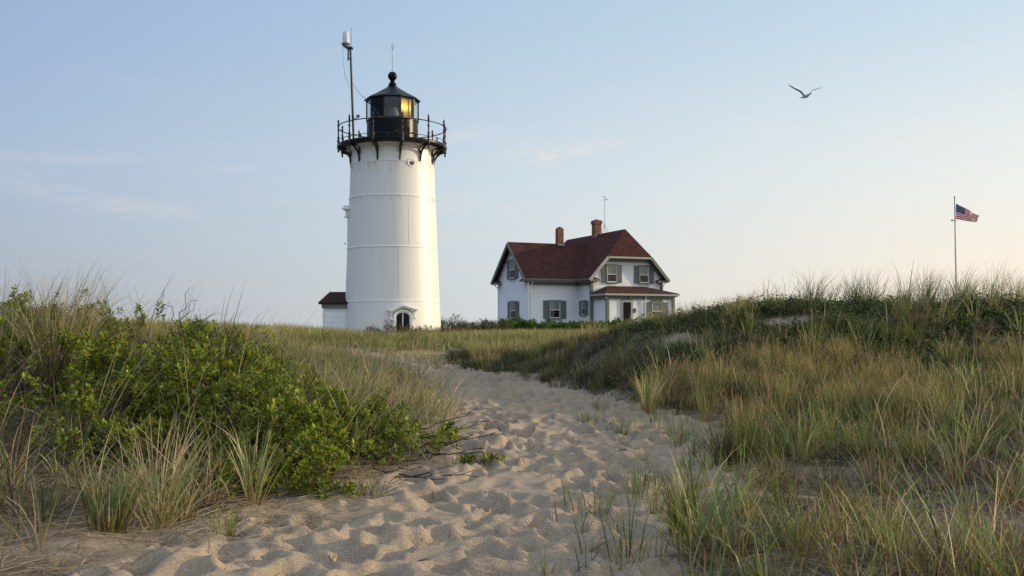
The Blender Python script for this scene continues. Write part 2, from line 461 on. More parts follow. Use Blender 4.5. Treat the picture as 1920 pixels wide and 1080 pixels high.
def shingles(name, c1, c2, c3, bw=.30, rh=.15):
    m = bpy.data.materials.new(name); m.use_nodes = True
    t = m.node_tree; b = t.nodes['Principled BSDF']; Lk = t.links.new
    b.inputs['Roughness'].default_value = .9; b.inputs['Specular IOR Level'].default_value = .2
    tcn = N(t, 'ShaderNodeTexCoord'); s = N(t, 'ShaderNodeSeparateXYZ'); Lk(tcn.outputs['Object'], s.inputs[0])
    cb = N(t, 'ShaderNodeCombineXYZ')
    Lk(M2(t, 'ADD', s.outputs[0], s.outputs[1]), cb.inputs[0]); Lk(s.outputs[2], cb.inputs[1])
    br = N(t, 'ShaderNodeTexBrick', offset=.5)
    Lk(cb.outputs[0], br.inputs['Vector'])
    br.inputs['Scale'].default_value = 1.0; br.inputs['Brick Width'].default_value = bw; br.inputs['Row Height'].default_value = rh
    br.inputs['Mortar Size'].default_value = .012
    br.inputs['Color1'].default_value = (*c1, 1); br.inputs['Color2'].default_value = (*c2, 1); br.inputs['Mortar'].default_value = (*c3, 1)
    n = N(t, 'ShaderNodeTexNoise', i_Scale=1.2, i_Detail=6.0, i_Roughness=.7); Lk(tcn.outputs['Object'], n.inputs['Vector'])
    r1 = ramp(t, [(.3, (.72, .74, .76)), (.7, (1.12, 1.08, 1.04))]); Lk(n.outputs[0], r1.inputs[0])
    Lk(MIX(t, 1.0, br.outputs[0], r1.outputs[0], 'MULTIPLY'), b.inputs['Base Color'])
    bp = N(t, 'ShaderNodeBump', i_Strength=.6, i_Distance=.02, invert=True); Lk(br.outputs['Fac'], bp.inputs['Height']); Lk(bp.outputs[0], b.inputs['Normal'])
    return m
def glass(name, tint=(.9, .95, .95), refl=1.0):
    m = bpy.data.materials.new(name); m.use_nodes = True
    t = m.node_tree; t.nodes.clear(); Lk = t.links.new
    o = N(t, 'ShaderNodeOutputMaterial'); mx = N(t, 'ShaderNodeMixShader')
    tr = N(t, 'ShaderNodeBsdfTransparent'); tr.inputs[0].default_value = (*tint, 1)
    gl = N(t, 'ShaderNodeBsdfGlossy'); gl.inputs['Roughness'].default_value = .03; gl.inputs[0].default_value = (refl, refl, refl, 1)
    fr = N(t, 'ShaderNodeFresnel'); fr.inputs[0].default_value = 1.6
    geo = N(t, 'ShaderNodeNewGeometry'); Lk(M2(t, 'MULTIPLY', fr.outputs[0], M2(t, 'SUBTRACT', 1.0, geo.outputs['Backfacing'])), mx.inputs[0]); Lk(tr.outputs[0], mx.inputs[1]); Lk(gl.outputs[0], mx.inputs[2]); Lk(mx.outputs[0], o.inputs[0])
    return m
m_white = paint_white()
m_wtrim = mat("white_trim_paint", (.80, .80, .79), .5, .08, 6)
m_black = mat("black_gloss_paint", (.008, .008, .009), .30, .3, 5, .15, 8, spec=.12)
m_roofblk = mat("black_roof_metal", (.010, .012, .020), .45, .3, 4, .2, 6, spec=.3)
m_iron = mat("black_cast_iron", (.014, .014, .014), .4, .4, 20)
m_steel = mat("weathered_grey_steel", (.16, .16, .15), .5, .3, 20, metal=.4)
m_clap = clapboard("white_clapboard", (.84, .835, .82))
m_clap2 = clapboard("white_shed_clapboard", (.78, .79, .80), .30)
m_shed_roof = shingles("dark_red_shingles", (.06, .022, .018), (.045, .018, .015), (.02, .01, .01))
m_shing = shingles("red_brown_shingles", (.105, .034, .027), (.062, .023, .021), (.028, .014, .013), .34, .17)
m_brick = shingles("chimney_brick", (.27, .10, .062), (.18, .068, .048), (.24, .20, .17), .22, .075)
m_gtrim = mat("grey_green_trim", (.155, .165, .145), .55, .15, 5)
m_ltrim = mat("pale_sage_trim", (.36, .36, .31), .55, .1, 5)
m_shut = mat("grey_shutter_paint", (.135, .150, .145), .6, .2, 8)
m_lead = mat("lead_flashing", (.28, .29, .30), .5, .2, 8)
m_blind = mat("cream_roller_blind", (.62, .60, .52), .9, .06, 5)
m_dark = mat("dark_room_interior", (.012, .012, .014), .8, .2, 5)
m_glass = glass("window_glass", (.75, .78, .78), .45)
m_lglass = glass("lantern_glass", (.93, .96, .96))
m_door = mat("dark_brown_screen_door", (.020, .017, .015), .85, .3, 8, spec=.05)
m_gold_refl = mat("gold_reflection_screen", (1.0, .74, .20), .60, .06, 9, stretch=(6, 6, .4), col2=(1.0, .52, .06), metal=.85)  # gold of the reflected sunset put into the colour
m_pole = mat("silver_flagpole", (.55, .56, .57), .4, .1, 10, metal=.2)

# ------------------------------------------------------------------ lighthouse
D = 52.5
LX = X(736.5, D)
ZB = 1.2
LH = thing('lighthouse', 'tall white iron lighthouse tower with black lantern and gallery', 'lighthouse', (LX, D, ZB), R(6.8))
LH.rotation_euler = (0, R(-.35), R(6.8))
def lz(py, d=D): return Z(py, d) - ZB
def dirv(phi, r, z=0): return (r * math.sin(phi), -r * math.cos(phi), z)
z3, z2, z1, z0 = lz(566, D), lz(468, D), lz(375, D), lz(313, D)
zdk = lz(276, D)
m = MB()
m.lathe([(2.60, -.7), (2.48, z3), (2.38, z2), (2.27, z1), (2.215, z0), (2.19, z0 + .01), (2.17, zdk - .35), (2.30, zdk - .22), (2.62, zdk - .12)], 128)
tower = m.build('tower_wall', m_white, LH, smooth=40)
for z, r in ((z3, 2.48), (z2, 2.38), (z1, 2.27), (z0, 2.215)):
    m = MB(); m.lathe([(r - .01, -.03), (r + .026, -.025), (r + .03, .015), (r + .018, .035), (r - .01, .04)], 128, (0, 0, z))
    m.build('iron_band', m_wtrim, LH, smooth=60)
# vertical plate joints
m = MB()
for (za, zb_, ra, rb, ph) in ((z3, z2, 2.48, 2.38, (8, 68, -52, 128, 188, 248)), (z2, z1, 2.38, 2.27, (-22, 21, -82, 98, 158, 218)), (z1, z0, 2.27, 2.215, (-8, 52, -68, 112, 172, 232))):
    for p in ph:
        p = R(p); m.beam(dirv(p, ra + .003, za + .07), dirv(p, rb + .003, zb_ - .06), .03, .012, up=dirv(p, 1))
m.build('plate_joint', m_wtrim, LH)
# gallery deck
m = MB(); m.lathe([(2.1, -.10), (2.80, -.10), (2.88, -.06), (2.90, .02), (2.88, .10), (2.80, .12), (1.3, .13)], 96, (0, 0, zdk - .06))
m.build('gallery_deck', m_black, LH, smooth=40)
zf = zdk + .06
post_prof = [(.05, -.42), (.0, -.50), (.045, -.45), (.06, -.38), (.03, -.33), (.075, -.28), (.075, -.1), (.05, -.02), (.055, .05), (.085, .12), (.055, .2), (.045, .28), (.075, .34), (.04, .40), (.035, .7), (.07, .76), (.04, .82), (.035, .98), (.075, 1.02), (.04, 1.08), (.065, 1.14), (.03, 1.2), (.055, 1.26), (.055, 1.30), (.012, 1.40), (.0, 1.45)]
post_prof = [(r_, z_ * (.9 if z_ > 0 else 1)) for r_, z_ in post_prof[1:]]
def bracket(phi):
    m = MB()
    zb0 = z0 + .02 - zdk
    # outer curve and inner upright, horizontal top
    m.tube([dirv(phi, 2.22, zdk + zb0), dirv(phi, 2.25, zdk + zb0 * .66), dirv(phi, 2.36, zdk - .46), dirv(phi, 2.56, zdk - .27), dirv(phi, 2.82, zdk - .17)], [.05, .055, .06, .055, .05], 6)
    m.beam(dirv(phi, 2.225, zdk + zb0 * .6), dirv(phi, 2.215, zdk - .14), .09, .09, up=dirv(phi, 1))
    m.beam(dirv(phi, 2.2, zdk - .2), dirv(phi, 2.86, zdk - .18), .09, .1)
    return m.build('gallery_bracket', m_iron, LH, smooth=40)
for k in range(12):
    ph = R(10 + 30 * k)
    bracket(ph)
    m = MB(); p = dirv(ph, 2.86, zf); m.lathe(post_prof, 10, p)
    m.build('railing_post', m_iron, LH, smooth=50)
    for zz, rr, nm in ((.93, .028, 'hand_rail'), (.16, .016, 'lower_rail')):
        m = MB()
        m.tube([dirv(ph + R(30) * t / 5, 2.86, zf + zz) for t in range(6)], rr, 6)
        m.build(nm, m_iron, LH, smooth=60)
    m = MB(); m.lathe([(.03, 0), (.03, .08), (.055, .1), (.03, .13), (.045, .17), (.0, .22)], 8, dirv(ph + R(15), 2.8, zf))
    m.build('deck_finial', m_iron, LH, smooth=60)
# lantern
zp = lz(229, D)      # parapet top
ze = lz(189, D)      # eave
zr = lz(163, D)      # roof top
rl = 1.36
m = MB(); m.lathe([(rl, 0), (rl, zp - zf - .06), (rl + .03, zp - zf - .05), (rl + .03, zp - zf), (rl - .1, zp - zf)], 96, (0, 0, zf))
m.build('lantern_drum', m_black, LH, smooth=40)
m = MB(); m.box(dirv(R(8), rl + .04, zf + .55), (.14, .1, .07), R(8)); m.tube([dirv(R(10), rl + .02, zf + .5), dirv(R(10), rl + .12, zf + .5)], .03, 8)
m.build('drum_vent', m_iron, LH)
rg = 1.36
for k in range(10):
    a0, a1 = R(-18 + 36 * k), R(18 + 36 * k)
    ac = (a0 + a1) / 2
    deg = 36 * k
    solid = deg in (324, 180, 144, 216)
    m = MB()
    p0, p1 = Vector(dirv(a0, rg, zp)), Vector(dirv(a1, rg, zp))
    inn = Vector(dirv(ac, -.02))
    m.prism([p0 + Vector((0, 0, .04)), p1 + Vector((0, 0, .04)), p1 + Vector((0, 0, ze - zp)), p0 + Vector((0, 0, ze - zp))], inn)
    m.build('solid_panel' if solid else 'lantern_pane', m_black if solid else m_lglass, LH)
    m = MB(); m.beam(dirv(a0, rg + .005, zp), dirv(a0, rg + .005, ze + .02), .06, .07, up=dirv(a0, 1))
    for zz in (zp + .03, ze - .03): m.beam(dirv(a0, rg + .006, zz), dirv(a1, rg + .006, zz), .05, .07)
    m.build('lantern_mullion', m_iron, LH)
# added gold screen imitating the sunset reflected in the pane right of centre
m = MB()
aa = [R(19 + 34 * i / 24) for i in range(25)]
vs = []
for i, a in enumerate(aa):
    rr = (rg - .07) * math.cos(R(18)) / math.cos(a - R(36)) + .006 * math.sin(i * 1.9) - .09 * i / 24
    vs += [dirv(a, rr, zp + .05), dirv(a, rr, ze - .05)]
m.add(vs, [(2 * i, 2 * i + 2, 2 * i + 3, 2 * i + 1) for i in range(24)])
c = m.build('gold_reflection_screen', m_gold_refl, LH, smooth=80)
sm = c.modifiers.new('s', 'SOLIDIFY'); sm.thickness = .008
# fresnel lens on its stand
m = MB(); pr = []
for i in range(15):
    zz = i * .05; rr = .27 * math.sin(math.pi * (.16 + .68 * i / 14)); pr += [(rr, zz), (rr + .02, zz + .025)]
m.lathe(pr, 32, (.06, -.1, zp + .02))
m_lens = mat("fresnel_lens_glass", (.34, .39, .37), .10, .5, 30, spec=1.0)
m.build('lens', m_lens, LH, smooth=30)
m = MB(); m.lathe([(.3, 0), (.12, .1), (.1, .9), (.26, 1.0), (.28, 1.02)], 20, (.06, -.1, zp - 1.03)); m.build('lens_stand', m_iron, LH, smooth=40)
m = MB(); m.lathe([(1.44, ze - .06), (1.50, ze - .03), (1.48, ze + .03), (1.0, ze + (zr - ze) * .38), (.55, ze + (zr - ze) * .74), (.24, zr), (.0, zr)], 10, (0, 0, 0), R(18))
m.build('lantern_roof', m_roofblk, LH, smooth=12)
m = MB(); m.lathe([(1.43, ze - .05), (0, ze + .1)], 10, (0, 0, 0), R(18)); m.build('roof_lining', m_black, LH)
zb_ = lz(143, D)
m = MB(); m.lathe([(.26, zr - .12), (.26, zr + .02), (.20, zr + .07), (.22, zr + .13), (.17, zr + .2), (.10, zb_ - .25), (.14, zb_ - .22), (.10, zb_ - .2)] + [(.245 * math.cos(R(t)), zb_ + .245 * math.sin(R(t))) for t in range(-60, 91, 10)], 28)
m.build('ventilator_ball', m_black, LH, smooth=50)
m = MB(); zt = lz(82, D); m.tube([(0, 0, zb_ + .2), (0, 0, zt - .3)], [.02, .012], 6)
for k in range(3):
    a = R(120 * k + 30); m.tube([(0, 0, zt - .32), (.05 * math.cos(a), .05 * math.sin(a), zt - .22), (.08 * math.cos(a), .08 * math.sin(a), zt)], [.012, .01, .006], 5)
m.build('lightning_rod', m_steel, LH)
# portholes
for ph in (25.5, -70, 115, 205):
    p = R(ph)
    Mx = Matrix.Translation(Vector(dirv(p, 2.20, lz(303, 50.3)))) @ Matrix.Rotation(p, 4, 'Z') @ Matrix.Rotation(R(90), 4, 'X')
    m = MB(Mx); m.lathe([(.22, -.08), (.22, .035), (.20, .055), (.16, .055), (.14, .04), (.14, -.05)], 28)
    po = m.build('porthole', m_wtrim, LH, smooth=40)
    m = MB(Mx); m.lathe([(.145, .03), (.0, .03)], 24); m.build('porthole_glass', mat("porthole_dark_glass", (.05, .05, .055), .15), po)
# arched windows with pediments
def hood(phi, zt, bot=-1.5):
    """zt: local z of the apex"""
    p = R(phi); rt = 2.38 + (z2 - zt) * .04
    Mx = Matrix.Translation(Vector(dirv(p, rt - .02, zt))) @ Matrix.Rotation(p, 4, 'Z')     # x right, -y out
    m = MB(Mx)
    def arch(w, h0, rr, d0, d1, n=14):
        pts = [(-w, d0, h0)] + [(-w * math.cos(math.pi * i / n), d0, -rr + (rr * .0) + math.sin(math.pi * i / n) * w * .72) for i in range(n + 1)] + [(w, d0, h0)]
        return pts
    # surround as an arched ring: outer jamb minus opening
    zo = -.62      # springing of the arch
    n = 16
    def ring(wi, wo, hi, ho, yf, yb, zbot):
        ins = [(-wi, zbot)] + [(-wi * math.cos(math.pi * i / n), zo + hi * math.sin(math.pi * i / n)) for i in range(n + 1)] + [(wi, zbot)]
        out = [(-wo, zbot)] + [(-wo * math.cos(math.pi * i / n), zo + ho * math.sin(math.pi * i / n)) for i in range(n + 1)] + [(wo, zbot)]
        vs = []; fs = []
        for (a, b) in zip(ins, out):
            vs += [(a[0], yf, a[1]), (b[0], yf, b[1]), (b[0], yb, b[1]), (a[0], yb, a[1])]
        for i in range(len(ins) - 1):
            for j in range(4):
                fs.append((4 * i + j, 4 * i + (j + 1) % 4, 4 * i + 4 + (j + 1) % 4, 4 * i + 4 + j))
        fs += [(0, 1, 2, 3), tuple(4 * (len(ins) - 1) + j for j in (3, 2, 1, 0))]
        m.add(vs, fs)
    ring(.34, .52, .22, .36, -.16 if bot < -1 else -.03, .15, bot)
    ring(.40, .47, .28, .33, -.20 if bot < -1 else -.05, -.14 if bot < -1 else 0, bot)
    fr = m.build('window_surround', m_wtrim, LH, smooth=40)
    m2 = MB(Mx)
    m2.prism([(-.62, -.14, -.66), (-.62, -.14, -.28), (0, -.14, -.09), (.62, -.14, -.28), (.62, -.14, -.66), (.55, -.14, -.66), (.52, -.14, -.42), (.3, -.14, -.24), (0, -.14, -.18), (-.3, -.14, -.24), (-.52, -.14, -.42), (-.55, -.14, -.66)], (0, .3, 0))
    for sgn in (-1, 1):
        m2.prism([(0, -.30, 0), (sgn * .76, -.30, -.25), (sgn * .74, -.30, -.31), (0, -.30, -.07)], (0, .42, 0))
        m2.prism([(0, -.24, -.072), (sgn * .69, -.24, -.305), (sgn * .66, -.24, -.36), (0, -.24, -.135)], (0, .36, 0))
        m2.box((sgn * .60, -.12, -.70), (.14, .16, .08))
    m2.build('pediment', m_wtrim, LH)
    m3 = MB(Mx)
    m3.prism([(-.345, -.09 if bot < -1 else 0, bot)] + [(-.345 * math.cos(math.pi * i / n), -.09 if bot < -1 else 0, zo + .225 * math.sin(math.pi * i / n)) for i in range(n + 1)] + [(.345, -.09 if bot < -1 else 0, bot)], (0, .06, 0))
    gl = m3.build('pane', mat("dark_window_glass", (.012, .014, .018), .12, spec=.12), fr)
    m4 = MB(Mx); m4.box((0, -.11 if bot < -1 else -.02, (bot - .4) / 2), (.05, .05, -bot - .42)); m4.build('mullion', m_wtrim, fr)
hood(11.2, lz(571.5, 50.1))
hood(-97, lz(388, 52.5) + .10, -.8)
hood(150, lz(400, 52.5), -.8)
m = MB(); m.tube([dirv(R(-88), 2.36, z2 + .4), dirv(R(-88), 2.33, z1 - .75)], .03, 6); m.tube([dirv(R(-87), 2.44, z2 + .3), dirv(R(-87), 2.52, z2 + .3)], .05, 6)
m.build('conduit', m_wtrim, LH)

# beacon mast on the gallery
mp = Vector((math.cos(R(6.8)) * dirv(R(-47), 2.7)[0] - math.sin(R(6.8)) * dirv(R(-47), 2.7)[1], math.sin(R(6.8)) * dirv(R(-47), 2.7)[0] + math.cos(R(6.8)) * dirv(R(-47), 2.7)[1], 0))
BD = D + mp.y
bm_ = thing('beacon_mast', 'slim dark pole on the gallery carrying a clear marine beacon', 'mast', (LX + mp.x - .06, BD, ZB + zf), 0)
hh = Z(88, BD) - ZB - zf
lx = -.0115
def bx(px): return X(px, BD, 90) - (LX + mp.x - .06)
m = MB(); m.tube([(0, 0, 0), (bx(657) * 1, 0, hh)], [.065, .055], 12); m.build('pole', m_iron, bm_, smooth=50)
m = MB(); m.tube([(bx(657) - .11, 0, hh - .02), (bx(657) - .11, 0, hh - .7)], .04, 8); m.box((bx(657) - .05, 0, hh - .6), (.14, .04, .05)); m.build('side_bracket', m_iron, bm_)
m = MB(); m.prism([(bx(642.5), -.13, hh + .06), (bx(661.5), -.13, hh - .03), (bx(661.5), -.13, hh - .11), (bx(655), -.13, hh - .13), (bx(648), -.13, hh - .06)], (0, .26, 0)); m.build('top_plate', m_iron, bm_)
bl = MB(); bl.lathe([(.12, -.02), (.13, .05), (.20, .07), (.235, .12), (.22, .15), (.17, .19), (.16, .2), (0, .2)], 24, (bx(648.5), 0, hh + .03)); bl.build('beacon_base', mat("beacon_base_grey", (.33, .32, .28), .5, .2), bm_, smooth=40)
m = MB(); m.lathe([(.165, .0), (.17, .3), (.16, .5), (.14, .55), (.06, .56), (0, .56)], 24, (bx(648.5), 0, hh + .235))
m_acr = bpy.data.materials.new("clear_acrylic"); m_acr.use_nodes = True
_b = m_acr.node_tree.nodes['Principled BSDF']; _b.inputs['Base Color'].default_value = (.9, .9, .92, 1); _b.inputs['Roughness'].default_value = .12; _b.inputs['Transmission Weight'].default_value = .45
m.build('beacon_lens', m_acr, bm_, smooth=50)
m = MB(); m.lathe([(.0, .0), (.05, .02), (.10, .1), (.10, .42), (.05, .5), (0, .5)], 14, (bx(648.5), 0, hh + .235)); m.build('beacon_lamp', mat("white_lamp_core", (.8, .8, .78), .4), bm_, smooth=50)
m = MB(); m.tube([(bx(658.8), 0, hh - .05), (bx(658.8), 0, Z(50, BD) - ZB - zf)], [.012, .007], 5); m.build('whip_antenna', m_steel, bm_)
m = MB(); m.tube([(bx(642.6), 0, hh + .04), (bx(643.5), .01, hh - .7), (bx(647), 0, hh - 1.5), (bx(656), 0, hh - 2.1)], .010, 5); m.build('cable', m_steel, bm_)
m = MB(); m.box((.22, -.05, 1.15), (.16, .12, .14)); m.tube([(.04, 0, 1.0), (.2, -.04, 1.1)], .02, 6); m.build('floodlight', m_steel, bm_)
m = MB()
pA = Vector((bx(657) * .75 + .03, 0, Z(152, BD) - ZB - zf)); pB = Vector((X(684, 51.2, 186) - (LX + mp.x - .06), 51.2 - BD, Z(184, 51.2) - ZB - zf))
m.tube([pA.lerp(pB, t / 8) - Vector((0, 0, .12 * math.sin(math.pi * t / 8))) for t in range(9)], .014, 5)
pC = Vector((X(716, 50.9, 225) - (LX + mp.x - .06), 50.9 - BD, Z(222, 50.9) - ZB - zf)); m.tube([pB, pC], .009, 5)
m.build('guy_cable', m_steel, bm_)

# entry shed left of the tower
sh = thing('entry_shed', 'low white clapboard shed with dark red roof against the tower foot', 'shed', (-9.80, 51.5, 1.3), 0)
m = MB(); m.prism([(0, 0, -.5), (0, 3.0, -.5), (0, 3.0, 1.60), (0, 1.5, 2.1), (0, 0, 1.60)], (2.0, 0, 0)); m.build('wall', m_clap2, sh)
m = MB()
m.add([(-.22, -.2, 1.66), (2.2, -.2, 1.66), (2.2, 1.5, 2.26), (.05, 1.5, 2.26), (-.22, 3.2, 1.66), (2.2, 3.2, 1.66), (-.22, -.2, 1.56), (2.2, -.2, 1.56), (-.22, 3.2, 1.56), (2.2, 3.2, 1.56)],
      [(0, 1, 2, 3), (0, 3, 4), (3, 2, 5, 4), (0, 6, 7, 1), (4, 8, 6, 0), (6, 8, 9, 7), (1, 7, 9, 5, 2), (4, 5, 9, 8)])
m.build('roof', m_shed_roof, sh)
m = MB(); m.box((.98, -.05, 1.46), (2.1, .1, .2)); m.box((-.03, 1.5, 1.46), (.06, 3.0, .2)); m.build('eave_board', m_gtrim, sh)
m = MB(); m.box((-.06, .5, .95), (.12, .1, .12)); m.tube([(-.02, .5, 1.05), (-.14, .5, 1.05)], .03, 6); m.build('wall_lamp', m_iron, sh)
m = MB(); m.box((.03, -.012, .75), (.1, .025, 1.9)); m.build('corner_board', m_wtrim, sh)

# ------------------------------------------------------------------ keeper's house
HB = 1.3
AL = R(23)
HS = thing('keepers_house', 'white clapboard keeper\'s house with red brown roof and grey shutters', 'house', (1.378, 84.0, HB), AL)
def h(z): return z - HB
ezW, rzW = h(5.85), h(9.2)
rzM, ezM, jz = h(10.17), h(5.85), h(7.83)
# walls
m = MB()
m.prism([(0, 0, -.8), (0, 6.63, -.8), (0, 6.63, h(6.1)), (0, 3.315, h(9.02)), (0, 0, h(6.1))], (5.5, 0, 0)); m.build('wing_wall', m_clap, HS)
cxm = 8.19
m = MB()
hwj = 2.0
m.prism([(4.77, -2.38, -.8), (11.61, -2.38, -.8), (11.61, -2.38, h(6.05)), (cxm + hwj, -2.38, jz - .02), (cxm - hwj, -2.38, jz - .02), (4.77, -2.38, h(6.05))], (0, 12.3, 0))
m.build('main_wall', m_clap, HS)
m = MB(); m.prism([(4.92, -4.92, -.8), (11.2, -4.92, -.8), (11.2, -4.92, h(4.45)), (4.92, -4.92, h(4.45))], (0, 2.53, 0)); m.build('porch_wall', m_clap, HS)
# corner boards
m = MB()
for (x, y, zt) in ((4.77, -2.38, h(6.05)), (11.61, -2.38, h(6.05)), (4.92, -4.92, h(4.4)), (11.2, -4.92, h(4.4))):
    m = MB(); m.box((x, y, (zt - .8) / 2), (.24, .24, zt + .8)); m.build('corner_board', m_gtrim, HS)
for (x, y, zt) in ((0, 0, h(6.0)), (0, 6.63, h(6.0))):
    m = MB(); m.box((x, y, (zt - .8) / 2), (.14, .14, zt + .8)); m.build('corner_board', m_wtrim, HS)
def slab(m, polys, th=.14):
    """closed shell: polygons share corners by value, pushed down by th"""
    pts = []; key = {}
    def k(p):
        q = tuple(round(c, 4) for c in p)
        if q not in key: key[q] = len(pts); pts.append(p)
        return key[q]
    F_ = [[k(p) for p in poly] for poly in polys]
    n = len(pts); vs = pts + [(p[0], p[1], p[2] - th) for p in pts]
    fs = [tuple(f) for f in F_] + [tuple(i + n for i in reversed(f)) for f in F_]
    ed = {}
    for f in F_:
        for i in range(len(f)):
            e = (f[i], f[(i + 1) % len(f)])
            ed[e] = 1
    for (a, b) in ed:
        if (b, a) not in ed: fs.append((a, b, b + n, a + n))
    m.add(vs, fs)
# wing roof (with its ridge to the main roof)
yr = 3.315
m = MB()
slab(m, [[(-.5, -.5, ezW), (7.3, -.5, ezW), (7.3, yr, rzW), (-.5, yr, rzW)], [(-.5, yr, rzW), (7.3, yr, rzW), (7.3, 7.13, ezW), (-.5, 7.13, ezW)]])
wr = m.build('wing_roof', m_shing, HS)
# main roof with clipped gables
sl_ = (rzM - ezM) / 3.87
xj = (rzM - jz) / sl_
yf, yb = -2.95, 10.4
ry0, ry1 = -2.15, 9.2
Rf, Rb = (cxm, ry0, rzM), (cxm, ry1, rzM)
Jl, Jr = (cxm - xj, yf, jz), (cxm + xj, yf, jz)
Kl, Kr = (cxm - xj, yb, jz), (cxm + xj, yb, jz)
El, Er = (cxm - 3.87, yf, ezM), (cxm + 3.87, yf, ezM)
Gl, Gr = (cxm - 3.87, yb, ezM), (cxm + 3.87, yb, ezM)
m = MB()
slab(m, [[El, Jl, Rf, Rb, Kl, Gl][::-1], [Er, Gr, Kr, Rb, Rf, Jr][::-1], [Jl, Jr, Rf], [Kr, Kl, Rb]], .16)
mrf = m.build('main_roof', m_shing, HS)
# ridge caps
# rake boards and pale jerkinhead fascia; left rake coloured paler as if lit
def rake(name, a, b, off, mm, par=HS, w=.09, hgt=.26):
    m = MB(); a = Vector(a) + Vector(off); b = Vector(b) + Vector(off); m.beam(a, b, w, hgt, up=(0, 0, 1)); return m.build(name, mm, par)
o1 = (0, -.05, -.20)
rake('rake_board', El, Jl, o1, m_ltrim); rake('rake_board', Jr, Er, o1, m_gtrim)
rake('jerkinhead_fascia', Jl, Jr, (0, -.06, -.20), m_ltrim, hgt=.17)
m = MB(); m.box((cxm, -2.46, jz - .34), (2 * xj - .3, .14, .34)); m.build('gable_frieze', m_gtrim, HS)
for s in (-1, 1):
    m = MB(); m.beam((cxm + s * 2.15, -2.47, jz - .42), (cxm + s * 3.5, -2.47, jz - .42 - 1.35 * sl_), .12, .22); m.build('gable_frieze', m_gtrim, HS)
for x_, y0_, y1_ in ((-.5, -.5, yr), (-.5, 7.13, yr)):
    rake('rake_board', (x_, y0_, ezW), (x_, y1_, rzW), (-.04, 0, -.2), m_gtrim)
# soffits (dark sloping undersides of the overhangs) are the roof slabs; eave gutters and friezes
def eave(p0, p1, out, zt, name='gutter'):
    ox, oy = out
    m = MB(); m.beam((p0[0] + ox * .05, p0[1] + oy * .05, zt - .09), (p1[0] + ox * .05, p1[1] + oy * .05, zt - .09), .14, .14); m.build(name, m_ltrim if False else m_gtrim, HS)
eave((-.45, -.5), (4.3, -.5), (0, -1), ezW)
eave((cxm - 3.87, -2.9), (cxm - 3.87, -.5), (-1, 0), ezM)
eave((cxm + 3.87, -2.9), (cxm + 3.87, 10.3), (1, 0), ezM)
eave((-.45, 7.13), (4.7, 7.13), (0, 1), ezW)
m = MB(); m.box((2.2, -.25, h(5.60)), (4.9, .52, .12)); m.box((2.38, -.03, h(5.42)), (4.7, .08, .26)); m.build('frieze_board', m_gtrim, HS)
m = MB(); m.box((4.55, -1.4, h(5.60)), (.46, 2.7, .12)); m.box((4.73, -1.3, h(5.42)), (.08, 2.15, .26)); m.build('frieze_board', m_gtrim, HS)
# eave returns
def ret(x0, x1, y0, y1, zt, ax):
    m = MB()
    z0_, z1_ = zt - .16, zt + .32
    m.box(((x0 + x1) / 2, (y0 + y1) / 2, zt - .2), (abs(x1 - x0), abs(y1 - y0), .16), mi=1)
    b = [(x0, y0, zt - .12), (x1, y0, zt - .12), (x1, y1, zt - .12), (x0, y1, zt - .12)]
    if ax == 'xl': top = [(x0, y1, z1_), (x0 + .05, y1, z1_)]
    if ax == 'xr': top = [(x1 - .05, y1, z1_), (x1, y1, z1_)]
    if ax == 'yl': top = [(x1, y0, z1_), (x1, y0 + .05, z1_)]
    if ax == 'yr': top = [(x1, y1 - .05, z1_), (x1, y1, z1_)]
    if ax in ('xl', 'xr'):
        m.add(b + top, [(3, 2, 1, 0), (0, 1, 5, 4), (1, 2, 5), (3, 0, 4), (2, 3, 4, 5)])
    else:
        m.add(b + top, [(3, 2, 1, 0), (3, 0, 4, 5), (0, 1, 4), (2, 3, 5), (1, 2, 5, 4)])
    m.build('eave_return', [m_shing, m_gtrim], HS)
ret(4.35, 5.35, -2.93, -2.39, ezM, 'xl')
ret(11.0, 12.05, -2.93, -2.39, ezM, 'xr')
ret(-.5, -.01, -.48, .75, ezW, 'yl')
ret(-.5, -.01, 5.9, 7.12, ezW, 'yr')
# porch roof
pz, pt = h(4.54), h(5.22)
m = MB()
slab(m, [[(4.55, -5.3, pz), (11.55, -5.3, pz), (10.0, -2.4, pt), (6.3, -2.4, pt)], [(4.55, -5.3, pz), (6.3, -2.4, pt), (4.55, -2.4, pz)], [(11.55, -5.3, pz), (11.55, -2.4, pz), (10.0, -2.4, pt)]], .06)
m.build('porch_roof', m_shing, HS)
m = MB(); m.box((8.05, -5.26, pz - .14), (7.1, .16, .16)); m.box((4.56, -3.85, pz - .14), (.14, 2.8, .16)); m.box((11.54, -3.85, pz - .14), (.14, 2.8, .16)); m.build('porch_gutter', m_ltrim, HS)
m = MB(); m.box((8.05, -5.06, pz - .24), (6.86, .24, .10)); m.box((8.06, -4.96, pz - .36), (6.34, .1, .28)); m.box((4.8, -3.8, pz - .36), (.1, 2.3, .28)); m.box((4.72, -3.8, pz - .24), (.24, 2.6, .10)); m.build('porch_frieze', m_gtrim, HS)
m = MB(); m.tube([(9.75, -3.3, pz + .2), (9.75, -3.3, pz + .95)], .045, 8); m.build('vent_pipe', m_iron, HS)
